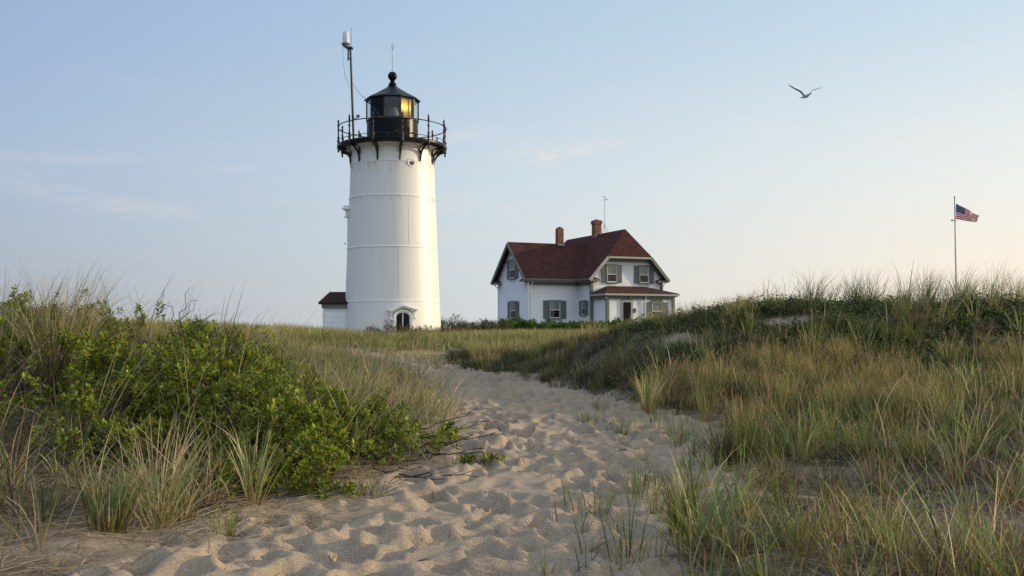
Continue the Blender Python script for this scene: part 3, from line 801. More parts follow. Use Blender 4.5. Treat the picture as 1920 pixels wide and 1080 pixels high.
# windows
def window(x, y, rz, zt, zb, w=.86, lit=True, tint=m_gtrim, shut=True, blind=.5, sw=.42):
    """casing on the wall at (x, y) facing -y turned by rz"""
    Mx = Matrix.Translation((x, y, 0)) @ Matrix.Rotation(rz, 4, 'Z')
    m = MB(Mx); zc = (zt + zb) / 2; hh_ = zt - zb; c = .10
    m.box((0, -.05, zt - c / 2 + .04), (w + 2 * c + .06, .14, c + .06)); m.box((0, -.07, zb - .02), (w + 2 * c + .1, .18, .09))
    for s in (-1, 1): m.box((s * (w / 2 + c / 2), -.045, zc), (c, .12, hh_ - .12))
    fr = m.build('window', tint, HS)
    m = MB(Mx); m.box((0, -.018, zc), (w, .02, hh_ - .1)); m.build('window_backing', m_dark, fr)
    zm = zb + hh_ * .48
    m = MB(Mx); m.box((0, -.04, zm + (zt - zm) * .5), (w - .08, .012, zt - zm - .12)); m.build('blind', m_blind, fr)
    m = MB(Mx)
    m.box((0, -.055, zm), (w, .05, .06)); m.box((0, -.055, zb + .06), (w, .05, .06)); m.box((0, -.055, zt - .09), (w, .05, .05))
    for s in (-1, 1): m.box((s * (w / 2 - .02), -.055, zc), (.045, .05, hh_ - .14))
    m.build('sash', m_wtrim, fr)
    m = MB(Mx); m.box((0, -.062, (zb + zm) / 2), (w - .06, .008, zm - zb - .08)); m.build('pane', m_glass, fr)
    m = MB(Mx); m.box((0, -.062, (zt + zm) / 2 - .03), (w - .06, .008, zt - zm - .14)); m.build('pane', m_glass, fr)
    if shut:
        for s in (-1, 1):
            xs = s * (w / 2 + c + sw / 2 + .01)
            m = MB(Mx); m.box((xs, -.04, zc), (sw, .05, hh_ + .02))
            for i in (-1, 0, 1): m.box((xs + i * sw / 3.1, -.072, zc), (sw / 3.6, .012, hh_ - .01))
            for zz in (zt - .25, zb + .25): m.box((xs, -.084, zz), (sw, .012, .08))
            m.build('shutter', m_shut, HS)
window(2.47, 0, 0, h(3.98), h(2.47), w=.98, sw=.48)
window(4.77, -1.05, R(-90), h(3.95), h(2.75), w=.62, sw=.40)
window(0, 3.15, R(-90), h(3.95), h(2.45), w=1.15, sw=.56)
window(0, 3.30, R(-90), h(7.62), h(5.98), w=1.15, sw=.56)
window(6.71, -2.38, 0, h(7.0), h(5.52), w=.9, sw=.42)
window(9.87, -2.38, 0, h(7.0), h(5.52), w=.9, sw=.42)
window(9.61, -4.92, 0, h(3.80), h(2.35), w=.98, sw=.46)
m = MB(); m.box((9.61, -4.95, h(3.98)), (1.1, .06, .3)); m.build('window_head', m_shut, HS)
# door
m = MB(); m.box((6.72, -4.96, h(2.75)), (1.12, .1, 2.75)); dc = m.build('door_surround', m_ltrim, HS)
tag(dc)
m = MB(); m.box((6.72, -5.0, h(2.65)), (.70, .08, 2.25)); dd = m.build('door', m_door, HS)
m = MB(); m.box((6.98, -5.06, h(2.6)), (.04, .05, .12)); m.build('door_handle', m_steel, dd)
m = MB(); m.box((6.72, -4.99, h(4.0)), (1.0, .07, .14)); m.build('door_head', m_gtrim, HS)
m = MB(); m.box((7.45, -4.98, h(3.1)), (.22, .12, .34)); m.build('mailbox', mat("blue_grey_mailbox", (.09, .10, .15), .4), HS)
m = MB(); m.lathe([(.05, 0), (.09, .08), (.06, .18), (.02, .2)], 10, (6.9, -5.12, h(4.05))); m.build('porch_lamp', m_steel, HS)
m = MB(); m.lathe([(.04, 0), (.08, .07), (.05, .14), (.01, .16)], 10, (4.75, -5.0, h(4.08))); m.build('porch_lamp', m_wtrim, HS)
# downspouts
m = MB(); m.tube([(.25, -.48, ezW - .15), (.25, -.30, ezW - .45), (.12, -.1, ezW - .7), (.12, -.07, -.6)], .045, 8); m.build('downspout', m_wtrim, HS)
m = MB(); m.tube([(8.45, -5.2, pz - .2), (8.45, -5.05, pz - .5), (8.45, -4.97, -.6)], .045, 8); m.build('downspout', m_wtrim, HS)
m = MB(); m.tube([(11.95, -2.7, ezM - .15), (11.7, -2.55, ezM - .6), (11.68, -2.5, h(4.6))], .04, 8); m.build('downspout', m_wtrim, HS)
m = MB(); m.tube([(-.3, 7.0, ezW - .25), (-.05, 6.8, ezW - .6)], .045, 8); m.build('downspout', m_wtrim, HS)
# chimneys
def chimney(x, y, w, zb, zt, corb, parent):
    m = MB(); m.box((x, y, (zb + zt) / 2), (w, w, zt - zb))
    if corb:
        m.box((x, y, zt - .22), (w + .1, w + .1, .1)); m.box((x, y, zt - .08), (w + .13, w + .13, .2)); m.box((x, y, zt + .05), (w + .02, w + .02, .08))
    else:
        m.box((x, y, zt + .03), (w * .8, w * .8, .1))
    c = m.build('chimney', m_brick, parent)
    m = MB(); m.box((x - .0, y - w / 2 - .02, zb + .5), (w + .08, .16, .22)); m.build('flashing', m_lead, c)
    m = MB(); m.tube([(x, y, zt), (x, y, zt + .17)], w * .28, 12); m.build('chimney_pot', m_brick, c)
chimney(4.55, yr, .56, rzW - .6, h(10.55), False, wr)
chimney(cxm, 3.1, .66, rzM - .7, h(11.35), True, mrf)
m = MB(); m.box((6.35, -.55, h(7.55)), (.3, .3, .12)); m.build('roof_vent', m_lead, mrf)
# weather mast on the roof
wm = thing('weather_mast', 'thin silver weather mast on a small tripod on the house ridge', 'mast', tuple(Matrix.Translation((1.378, 84, HB)) @ Matrix.Rotation(AL, 4, 'Z') @ Vector((cxm, 1.55, rzM))), 0)
m = MB(); m.tube([(0, 0, .05), (0, 0, 3.2)], [.03, .022], 8); m.build('pole', m_pole, wm)
m = MB()
for k in range(4):
    a = R(90 * k + 23); m.tube([(.45 * math.cos(a), .45 * math.sin(a), -.2 if k % 2 == 0 else -.02), (0, 0, .85)], .018, 5)
m.build('tripod', m_pole, wm)
m = MB(); m.lathe([(.04, 0), (.12, .03), (.12, .06), (.03, .09)], 10, (0, 0, 3.2)); m.tube([(-.05, 0, 2.9), (.18, 0, 3.05)], .03, 6); m.box((.2, 0, 3.02), (.06, .12, .14)); m.build('wind_sensor', m_pole, wm)

# far brown building glimpsed over the left dune
ob = thing('shingled_outbuilding', 'brown shingled outbuilding roof glimpsed behind the left dune grass', 'outbuilding', (X(70, 62), 62, 1.3), R(12))
m_bs = shingles("brown_wall_shingles", (.16, .10, .07), (.12, .08, .055), (.05, .035, .025))
m = MB(); m.prism([(-1.4, 0, -.4), (1.4, 0, -.4), (1.4, 0, .9), (-1.4, 0, .9)], (0, 3, 0)); m.build('wall', m_bs, ob)
m = MB(); slab(m, [[(-1.55, -.2, .85), (1.55, -.2, .85), (.75, 1.5, 1.68), (-.75, 1.5, 1.68)], [(1.55, 3.2, .85), (-1.55, 3.2, .85), (-.75, 1.5, 1.68), (.75, 1.5, 1.68)], [(-1.55, 3.2, .85), (-1.55, -.2, .85), (-.75, 1.5, 1.68)], [(1.55, -.2, .85), (1.55, 3.2, .85), (.75, 1.5, 1.68)]], .1)
m.build('roof', shingles("weathered_roof_shingles", (.20, .075, .05), (.13, .06, .045), (.05, .03, .025)), ob)
m = MB(); m.box((.55, 1.5, 1.72), (.35, .3, .3)); m.build('roof_vent', m_iron, ob)

# wooden post and grey tank beyond the hedge
wp = thing('wooden_post', 'short wooden post with crossarm beside the house hedge', 'post', (X(1285.8, 80), 80, 1.4), 0)
m_wood = mat("weathered_timber", (.42, .35, .24), .8, .3, 12, .3, 30)
m = MB(); m.box((0, 0, .65), (.16, .16, 2.0)); m.box((0, 0, 1.66), (.10, .10, .05)); m.build('upright', m_wood, wp)
m = MB(); m.beam((-.4, -.02, 1.47), (.0, -.02, 1.43), .09, .09); m.box((-.40, -.02, 1.48), (.1, .12, .07)); m.build('crossarm', m_wood, wp)
tk = thing('grey_tank', 'grey metal tank with rounded shoulder right of the wooden post', 'tank', (X(1293.5, 81), 81, 1.4), 0)
m = MB(); m.prism([(-.40, -.3, -.4), (.42, -.3, -.4), (.42, -.3, 1.0), (.37, -.3, 1.2), (.25, -.3, 1.33), (-.30, -.3, 1.36), (-.40, -.3, 1.28)], (0, .8, 0)); m.build('shell', mat("blue_grey_metal", (.17, .19, .22), .45, .15), tk, bevel=.02)
m = MB(); m.tube([(.1, -.1, -.5), (.1, -.1, -.35)], .2, 10); m.box((-.43, -.32, .9), (.08, .06, .2)); m.build('fitting', m_iron, tk)

# ------------------------------------------------------------------ flag
FD = 75.0
fp = thing('flagpole', 'tall silver flagpole rising behind the grassy dune crest', 'flagpole', (X(1794.5, FD), FD, 1.4), 0)
fz = Z(373, FD) - 1.4
m = MB(); m.tube([(0, 0, -.3), (0, 0, fz)], [.085, .05], 12); m.build('pole', m_pole, fp, smooth=60)
m = MB(); m.lathe([(.04, 0), (.07, .03), (.05, .07), (.08, .13), (.05, .2), (0, .23)], 12, (0, 0, fz)); m.build('truck_cap', m_pole, fp, smooth=60)
m = MB(); m.box((-.14, 0, Z(413, FD) - 1.4), (.2, .05, .05)); m.box((-.24, 0, Z(413, FD) - 1.42), (.09, .07, .12)); m.build('halyard_cleat', m_steel, fp)
fl = thing('flag', 'red white and blue striped flag with stars streaming to the right', 'flag', (X(1794.5, FD) + .08, FD, Z(396, FD)), 0)
px_m = F / FD
nx_, nz_ = 60, 39
def flagpt(u, v):
    """u 0..1 along the fly, v 0..1 from top; drooping in the wind"""
    top = Vector((0, 0, (396 - 381.5) / px_m)); bot = Vector((0, 0, (396 - 411) / px_m))
    te = Vector((43.5 / px_m, 0, (396 - 404) / px_m)); be = Vector((39.5 / px_m, 0, (396 - 417) / px_m))
    a = top.lerp(te, u); b = bot.lerp(be, u)
    a.z += .04 * math.sin(u * 5.5 + .3) * u; b.z += .05 * math.sin(u * 6.2 + .8) * u
    p = a.lerp(b, v)
    p.y += (.07 * math.sin(u * 9.5 - v * 1.6) + .02 * math.sin(u * 19 + v * 3)) * min(1, u * 3)
    p.x += .03 * math.sin(v * 9 + u * 8) * u
    return p
def fabric(name, col):
    mm = mat(name, col, .75, .12, 6)
    t = mm.node_tree; b = t.nodes['Principled BSDF']; tr = N(t, 'ShaderNodeBsdfTranslucent'); tr.inputs[0].default_value = (*col, 1)
    mx = N(t, 'ShaderNodeMixShader'); mx.inputs[0].default_value = .35; t.links.new(b.outputs[0], mx.inputs[1]); t.links.new(tr.outputs[0], mx.inputs[2]); t.links.new(mx.outputs[0], t.nodes['Material Output'].inputs[0])
    return mm
fmats = [fabric("flag_red", (.68, .02, .03)), fabric("flag_white", (.88, .87, .85)), fabric("flag_blue", (.03, .04, .17))]
m = MB()
vs = [flagpt(i / nx_, j / nz_) for j in range(nz_ + 1) for i in range(nx_ + 1)]
fs = []; mi = []
for j in range(nz_):
    for i in range(nx_):
        a = j * (nx_ + 1) + i
        fs.append((a, a + 1, a + nx_ + 2, a + nx_ + 1))
        st = j // 3
        mi.append(2 if (i < nx_ * .40 and st < 7) else (0 if st % 2 == 0 else 1))
m.add(vs, fs); m.mi = mi
fo = m.build('flag_cloth', fmats, fl, smooth=180)
sm = fo.modifiers.new('s', 'SOLIDIFY'); sm.thickness = .006
m = MB()
for r_ in range(9):
    for c_ in range(6 if r_ % 2 == 0 else 5):
        u = .40 * ((c_ * 2 + (1 if r_ % 2 == 0 else 2)) / 12.0); v = (7 / 13.) * ((r_ + 1) / 10.0)
        p = flagpt(u, v)
        e = .0008
        du = (flagpt(u + .01, v) - flagpt(u - .01, v)).normalized(); dv = (flagpt(u, v - .01) - flagpt(u, v + .01)).normalized(); nn = du.cross(dv)
        for side in (-1, 1):
            pts = [p + nn * side * .009]
            for k in range(10):
                rr = .032 if k % 2 == 0 else .013
                a = math.pi / 2 + k * math.pi / 5
                pts.append(p + nn * side * .009 + (du * math.cos(a) + dv * math.sin(a)) * rr)
            m.add(pts, [(0, 1 + k, 1 + (k + 1) % 10) for k in range(10)])
m.build('stars', fmats[1], fl)

# ------------------------------------------------------------------ gull
def gull():
    GD = 37.0
    c = Vector((X(1511, GD, 178), GD, Z(180.5, GD)))
    g = thing('gull', 'pale grey gull gliding with raised wings in the right sky', 'bird', c, 0)
    fw = Vector((math.sin(R(33)), -math.cos(R(33)) * .98, .10)).normalized()      # flies to the right and towards the viewer
    rt = fw.cross(Vector((0, 0, 1))).normalized(); up = rt.cross(fw)
    m = MB()
    # body: stations along fw (s, radius_w, radius_h, lift)
    st = [(-.30, .006, .004, .012), (-.27, .05, .006, .01), (-.20, .038, .014, .006), (-.13, .045, .035, 0), (-.05, .062, .058, -.004), (.03, .066, .064, -.004), (.10, .055, .052, .004),
          (.15, .038, .036, .018), (.19, .034, .033, .03), (.225, .030, .029, .035), (.25, .018, .018, .033), (.262, .009, .010, .028), (.285, .006, .009, .025), (.305, .002, .003, .016)]
    n = 14; vs = []; fs = []
    for s, rw, rh, lf in st:
        for k in range(n):
            a = 2 * math.pi * k / n
            vs.append(fw * s + rt * (rw * math.cos(a)) + up * (rh * math.sin(a) + lf))
    for i in range(len(st) - 1):
        for k in range(n): fs.append((i * n + k, i * n + (k + 1) % n, (i + 1) * n + (k + 1) % n, (i + 1) * n + k))
    fs += [tuple(range(n)), tuple((len(st) - 1) * n + k for k in range(n))]
    nf = len(fs)
    m.add(vs, fs)
    for i in range(len(m.mi)):
        if i >= n * 10 and i < n * 13 or i == nf - 1: m.mi[i] = 1
    # wings follow the outline seen in the sky; chord runs along the body
    s = GD / F
    for side, pl in ((-1, [(-1, -2, .13), (-5, 3, .15), (-10, 9.0, .155), (-15, 12.5, .15), (-22, 17, .12), (-28, 22, .085), (-31, 25.3, .02)]),
                     (1, [(1, -1, .13), (4, 2.5, .15), (8, 7.5, .155), (13, 12, .15), (20, 14.6, .12), (28, 17.5, .085), (35, 21, .02)])):
        vs = []; fs = []; K = 8; wd = Vector((.12 * side * -1, -1, .04)).normalized()
        for i, (a, b, ch) in enumerate(pl):
            p = Vector((a * s, 0, b * s)); sweep = fw * (-.02 if i < 3 else -.02 - .045 * (i - 2))
            p = p + sweep - Vector((sweep.x, 0, 0)) * 1.0
            for k in range(K):
                t = 2 * math.pi * k / K
                vs.append(p + wd * (ch * .5 * math.cos(t) + .02) + Vector((0, 0, 1)) * (.013 * (1 - .1 * i) * math.sin(t)))
        for i in range(len(pl) - 1):
            for k in range(K): fs.append((i * K + k, i * K + (k + 1) % K, (i + 1) * K + (k + 1) % K, (i + 1) * K + k))
        fs += [tuple(range(K)), tuple((len(pl) - 1) * K + k for k in range(K))]
        m.add(vs, fs, 2)
    m.build('gull_body', [mat("gull_grey_white", (.62, .63, .64), .7, .3, 20), mat("gull_beak_dark", (.10, .06, .03), .5), mat("gull_wing_grey", (.46, .47, .49), .7, .25, 20)], g, smooth=60)
gull()

# ------------------------------------------------------------------ vegetation engine
def veg_mat(name, rough=.55, trans=.3, spec=.3):
    m = bpy.data.materials.new(name); m.use_nodes = True
    t = m.node_tree; b = t.nodes['Principled BSDF']; Lk = t.links.new
    b.inputs['Roughness'].default_value = rough; b.inputs['Specular IOR Level'].default_value = spec
    a = N(t, 'ShaderNodeAttribute', attribute_name='col')
    tcn = N(t, 'ShaderNodeTexCoord'); n = N(t, 'ShaderNodeTexNoise', i_Scale=9.0, i_Detail=3.0); Lk(tcn.outputs['Object'], n.inputs['Vector'])
    r1 = ramp(t, [(.3, (.8, .8, .8)), (.7, (1.15, 1.12, 1.05))]); Lk(n.outputs[0], r1.inputs[0])
    c = MIX(t, 1.0, a.outputs['Color'], r1.outputs[0], 'MULTIPLY')
    Lk(c, b.inputs['Base Color'])
    tr = N(t, 'ShaderNodeBsdfTranslucent'); Lk(c, tr.inputs[0])
    mx = N(t, 'ShaderNodeMixShader'); mx.inputs[0].default_value = trans
    Lk(b.outputs[0], mx.inputs[1]); Lk(tr.outputs[0], mx.inputs[2]); Lk(mx.outputs[0], t.nodes['Material Output'].inputs[0])
    return m
m_grass = veg_mat("dune_grass_blades", .5, .36, .3)
m_leaf = veg_mat("waxy_leaves", .42, .42, .3)
m_twig = veg_mat("dark_twigs", .8, 0.02, .2)

class VM:
    """collects vegetation arrays, builds one mesh"""
    def __init__(self): self.co = []; self.q = []; self.c = []; self.n = 0
    def push(self, co, q, c):
        self.co.append(co); self.q.append(q + self.n); self.c.append(c); self.n += len(co)
    def build(self, name, m, parent=None, off=None):
        co = np.concatenate(self.co); q = np.concatenate(self.q); c = np.concatenate(self.c)
        if off is not None: co = co - np.array(off)
        me = np_mesh(name, co, q)
        me.polygons.foreach_set('use_smooth', np.ones(len(q), bool))
        a = me.attributes.new('col', 'FLOAT_COLOR', 'POINT')
        a.data.foreach_set('color', np.concatenate([c, np.ones((len(c), 1))], 1).astype(np.float32).ravel())
        me.materials.append(m)
        o = bpy.data.objects.new(name, me); COL.objects.link(o)
        if parent: o.parent = parent
        return o
    def blades(self, x, y, z, h, az, lean, curl, w, cb, cm, ct, seg=5):
        n = len(x)
        t = np.linspace(0, 1, seg + 1)
        th = lean[:, None] + curl[:, None] * t[None, :] ** 1.3
        ds = (h / seg)[:, None]
        dx = np.sin(th) * ds; dz = np.cos(th) * ds
        R_ = np.concatenate([np.zeros((n, 1)), np.cumsum(dx[:, :-1], 1)], 1); Zz = np.concatenate([np.zeros((n, 1)), np.cumsum(dz[:, :-1], 1)], 1)
        px = x[:, None] + R_ * np.cos(az)[:, None]; py = y[:, None] + R_ * np.sin(az)[:, None]; pz_ = z[:, None] + Zz
        # ribbons mostly face across their lean, with a random twist
        tw = az + np.pi / 2 + rng.normal(0, .9, n)
        ww = w[:, None] * (1 - .9 * t[None, :] ** 2.2) * .5
        sx = np.cos(tw)[:, None] * ww; sy = np.sin(tw)[:, None] * ww
        a = np.stack([px - sx, py - sy, pz_], -1); b = np.stack([px + sx, py + sy, pz_], -1)
        co = np.stack([a, b], 2).reshape(-1, 3)
        bi = np.arange(n)[:, None] * (seg + 1) * 2 + np.arange(seg)[None, :] * 2
        q = np.stack([bi, bi + 1, bi + 3, bi + 2], -1).reshape(-1, 4)
        k1 = np.clip(t * 2.6, 0, 1)[None, :, None]; k2 = np.clip((t - .55) / .45, 0, 1)[None, :, None]
        c = cb[:, None, :] * (1 - k1) + cm[:, None, :] * k1
        c = c * (1 - k2) + ct[:, None, :] * k2
        c = np.repeat(c[:, :, None, :], 2, 2).reshape(-1, 3)
        self.push(co, q, c)
        return px[:, -1], py[:, -1], pz_[:, -1]
    def leaves(self, p, d, nrm_, ln, w, c, fold=.25):
        """p base, d unit direction, nrm_ approx normal; each leaf two folded quads"""
        s = np.cross(d, nrm_); s /= np.linalg.norm(s, axis=1)[:, None] + 1e-9
        nn = np.cross(s, d)
        Ln = ln[:, None]; Wn = w[:, None]
        b = p; mdl = p + d * Ln * .55 - nn * Wn * fold
        l = p + d * Ln * .6 + s * Wn * .5; r = p + d * Ln * .6 - s * Wn * .5
        tip = p + d * Ln - nn * Wn * .15
        co = np.stack([b, l, tip, r, mdl], 1).reshape(-1, 3)
        i = np.arange(len(p))[:, None] * 5
        q = np.concatenate([np.concatenate([i, i + 4, i + 2, i + 1], 1), np.concatenate([i, i + 3, i + 2, i + 4], 1)], 0)
        cc = np.repeat(c[:, None, :], 5, 1); cc = cc.copy(); cc[:, 0] *= .8
        self.push(co, q, cc.reshape(-1, 3))

def A(*c): return np.array(c, float)
def colr(n, c1, c2, j=.24):
    t = rng.random((n, 1)); c = A(*c1) * (1 - t) + A(*c2) * t
    return np.clip(c * (1 + rng.normal(0, j, (n, 1))), .004, 1)
def tufts(vm, cx, cy, n_per, h, spread, lean, curl, w, pal, wind=None, zoff=-.02, hj=.25, seg=5, ground=None):
    """clumps of blades; every argument per clump or scalar. returns tips"""
    cx = np.asarray(cx, float); cy = np.asarray(cy, float); K = len(cx)
    n_per = np.broadcast_to(n_per, K).astype(int); id_ = np.repeat(np.arange(K), n_per); n = len(id_)
    g = lambda v: np.broadcast_to(v, K)[id_]
    a = rng.random(n) * 2 * np.pi; r = g(spread) * np.sqrt(rng.random(n))
    x = cx[id_] + r * np.cos(a); y = cy[id_] + r * np.sin(a)
    z = H(x, y) + zoff if ground is None else np.full(n, ground)
    hh = g(h) * (1 - hj * 1.2 * rng.random(n) + hj * .4 * rng.random(n))
    az = a + rng.normal(0, .7, n)
    ln = np.abs(rng.normal(0, 1, n)) * g(lean) + .02
    cu = rng.gamma(2.0, 1.0, n) * .5 * g(curl)
    if wind is not None:        # bias the lean to a direction
        k = rng.random(n) < wind[1]
        az = np.where(k, wind[0] + rng.normal(0, .6, n), az)
    # pal: list of (weight, base, mid, tip) pairs
    wts = np.array([p[0] for p in pal]); wts = wts / wts.sum()
    ch = rng.choice(len(pal), n, p=wts)
    cb = np.zeros((n, 3)); cm = np.zeros((n, 3)); ct = np.zeros((n, 3))
    big = fbm(cx * .8 + 31, cy * .8, .55, 4)
    tone = (rng.normal(1, .22, K) * (.30 + 1.35 * big))[id_][:, None] * np.stack([1 + (big - .5) * .5, np.ones(K), 1 + (big - .5) * .4], 1)[id_]
    for i, p in enumerate(pal):
        s = ch == i; k = int(s.sum())
        cb[s] = colr(k, *p[1]); cm[s] = colr(k, *p[2]); ct[s] = colr(k, *p[3])
    return vm.blades(x, y, z, hh, az, ln, cu, g(w) * rng.uniform(.45, 1.5, n), cb * tone, cm * tone, ct * tone, seg)

# palettes: (weight, base pair, middle pair, tip pair)
GREEN = (1, ((.26, .17, .06), (.34, .22, .08)), ((.14, .20, .045), (.21, .28, .07)), ((.24, .28, .08), (.36, .36, .13)))
BLUEG = (1, ((.20, .16, .07), (.24, .20, .08)), ((.085, .155, .055), (.13, .22, .085)), ((.14, .20, .08), (.24, .28, .12)))
STRAW = (1, ((.30, .19, .09), (.38, .26, .13)), ((.42, .33, .18), (.56, .46, .28)), ((.48, .39, .23), (.62, .52, .34)))
OLIVE = (1, ((.20, .11, .035), (.30, .16, .045)), ((.17, .20, .035), (.29, .29, .05)), ((.32, .30, .08), (.46, .39, .14)))
RUST = (1, ((.26, .11, .035), (.34, .16, .05)), ((.32, .20, .08), (.42, .26, .10)), ((.42, .28, .15), (.56, .38, .23)))
BROWN = (1, ((.07, .045, .03), (.11, .07, .045)), ((.12, .085, .055), (.18, .13, .09)), ((.18, .13, .09), (.27, .20, .14)))
def P(**k):
    T = dict(g=GREEN, b=BLUEG, s=STRAW, o=OLIVE, r=RUST, d=BROWN)
    return [(v,) + T[a][1:] for a, v in k.items()]

def scatter(n, x0, x1, y0, y1, dens):
    """rejection sample with a density callable"""
    xs = []; ys = []; c = 0
    while c < n:
        x = rng.uniform(x0, x1, n * 2); y = rng.uniform(y0, y1, n * 2)
        k = rng.random(n * 2) < dens(x, y)
        xs.append(x[k]); ys.append(y[k]); c += int(k.sum())
    return np.concatenate(xs)[:n], np.concatenate(ys)[:n]
def infov(x, y, mg=1.0): return np.abs(x) < .53 * y + mg + 2.2

def stuff(vm, name, label, cat, m=None):
    o = vm.build(name, m or m_grass); tag(o, label, cat, kind='stuff'); return o

# right-hand field --------------------------------------------------
def patches(x, y, s, a, b, ox=0): return sstep(a, b, fbm(x + ox, y + ox * .7, s, 3))
dR = lambda x, y: x - xR(y)
def seeds(vm, tx, ty, tz, frac, size, col):
    k = rng.random(len(tx)) < frac
    tx, ty, tz = tx[k], ty[k], tz[k]; n = len(tx)
    for j in range(9):
        p = np.stack([tx + rng.normal(0, .006, n), ty + rng.normal(0, .006, n), tz - size * j / 8.0], 1)
        a = rng.random(n) * 6.28
        d = np.stack([np.cos(a) * .45, np.sin(a) * .45, np.full(n, .88)], 1); d /= np.linalg.norm(d, axis=1)[:, None]
        nn = np.stack([np.cos(a), np.sin(a), np.full(n, -.4)], 1)
        vm.leaves(p, d, nn, np.full(n, size * .24), np.full(n, size * .085), colr(n, *col))
vm = VM()
# fine upright olive grass, dense in the middle distance
cx, cy = scatter(1500, 1.2, 12, 10.5, 20, lambda x, y: infov(x, y) * sstep(.0, .7, dR(x, y)) * patches(x, y, .8, .33, .55, 5) * (1 - .93 * bare2(x, y)))if False else (None, None)
BARE = ((4.4, 11.6, .9, .6), (6.3, 12.6, .8, .6), (3.2, 9.9, .5, .7), (5.0, 9.0, .9, .4), (5.5, 19.3, .8, .32), (3.3, 19.2, .4, .4), (1.6, 34.5, 2.0, 2.0), (-2.6, 31.5, 3.5, 1.5), (2.6, 9.2, .9, .9), (3.4, 7.6, .7, .6), (-7.5, 27, 1.2, 2), (-9.3, 31.5, .8, .9))
def isbare(x, y):
    r = 0
    for cx_, cy_, sx, sy in BARE: r = r + np.exp(-(((x - cx_) / sx) ** 2 + ((y - cy_) / sy) ** 2) ** 2)
    return np.clip(r, 0, 1)
cx, cy = scatter(720, 1.2, 14, 10.8, 16.8, lambda x, y: infov(x, y) * sstep(.1, .9, dR(x, y)) * patches(x, y, 1.7, .46, .58, 5) * (1 - isbare(x, y)))
tx, ty, tz = tufts(vm, cx, cy, rng.integers(14, 48, len(cx)), rng.uniform(.28, .72, len(cx)), .11, .20, .45, .0072, P(o=5, g=3, r=2.2, b=1.2, s=1.2, d=1.2), seg=4)
seeds(vm, tx, ty, tz, .17, .11, ((.42, .25, .14), (.55, .38, .22)))
cx, cy = scatter(330, 1.2, 13, 9.5, 18.5, lambda x, y: infov(x, y) * sstep(.1, .7, dR(x, y)) * (.06 + .94 * patches(x, y, 1.1, .46, .58, 91)) * (1 - isbare(x, y)))
tufts(vm, cx, cy, rng.integers(4, 20, len(cx)), rng.uniform(.4, .95, len(cx)), .09, .42, .9, .012, P(g=5, b=4, s=2.5, o=2))
stuff(vm, 'seeding_grass', 'fine olive green grass with rusty seed heads filling the dune hollow', 'grass')
vm = VM()
cx, cy = scatter(300, .8, 10, 5.2, 12.2, lambda x, y: infov(x, y, .6) * sstep(.05, 1.1, dR(x, y)) * patches(x, y, 1.1, .44, .58, 25) * (1 - .8 * isbare(x, y)))
tx, ty, tz = tufts(vm, cx, cy, rng.integers(6, 34, len(cx)), rng.uniform(.2, .5, len(cx)), .07, .34, .7, .0075, P(o=4, g=3, r=2.4, b=1.2, s=1.3, d=1.4))
seeds(vm, tx, ty, tz, .015, .08, ((.42, .25, .14), (.55, .38, .22)))
cx, cy = scatter(190, .6, 9.5, 5.2, 12, lambda x, y: infov(x, y, .6) * sstep(-.1, .8, dR(x, y)) * (1 - .8 * isbare(x, y)))
tufts(vm, cx, cy, rng.integers(2, 16, len(cx)), rng.uniform(.4, .95, len(cx)), .09, .5, .9, .011, P(g=4, b=4, s=2, o=1))
cx, cy = scatter(95, .2, 2.6, 5.9, 15, lambda x, y: (dR(x, y) > -1.15) * (dR(x, y) < .3) * sstep(-1.3, .3, dR(x, y)))
tufts(vm, cx, cy, rng.integers(2, 12, len(cx)), rng.uniform(.1, .42, len(cx)), .06, .4, .6, .007, P(g=5, b=2, o=2, r=1.5, s=.8))
stuff(vm, 'sparse_field_grass', 'loose green and tawny grass over shaded sand at lower right', 'grass')
# dead brown tussocks
vm = VM()
cx, cy = scatter(360, 1.0, 12, 5.4, 19, lambda x, y: infov(x, y) * sstep(.3, 1.0, dR(x, y)) * patches(x, y, .9, .42, .56, 77))
tufts(vm, cx, cy, 60, rng.uniform(.2, .5, len(cx)), .12, .5, 1.6, .0065, P(d=5, r=1.5, s=.8))
stuff(vm, 'withered_tussocks', 'withered brown tussocks of dead grass scattered through the right field', 'dead grass')
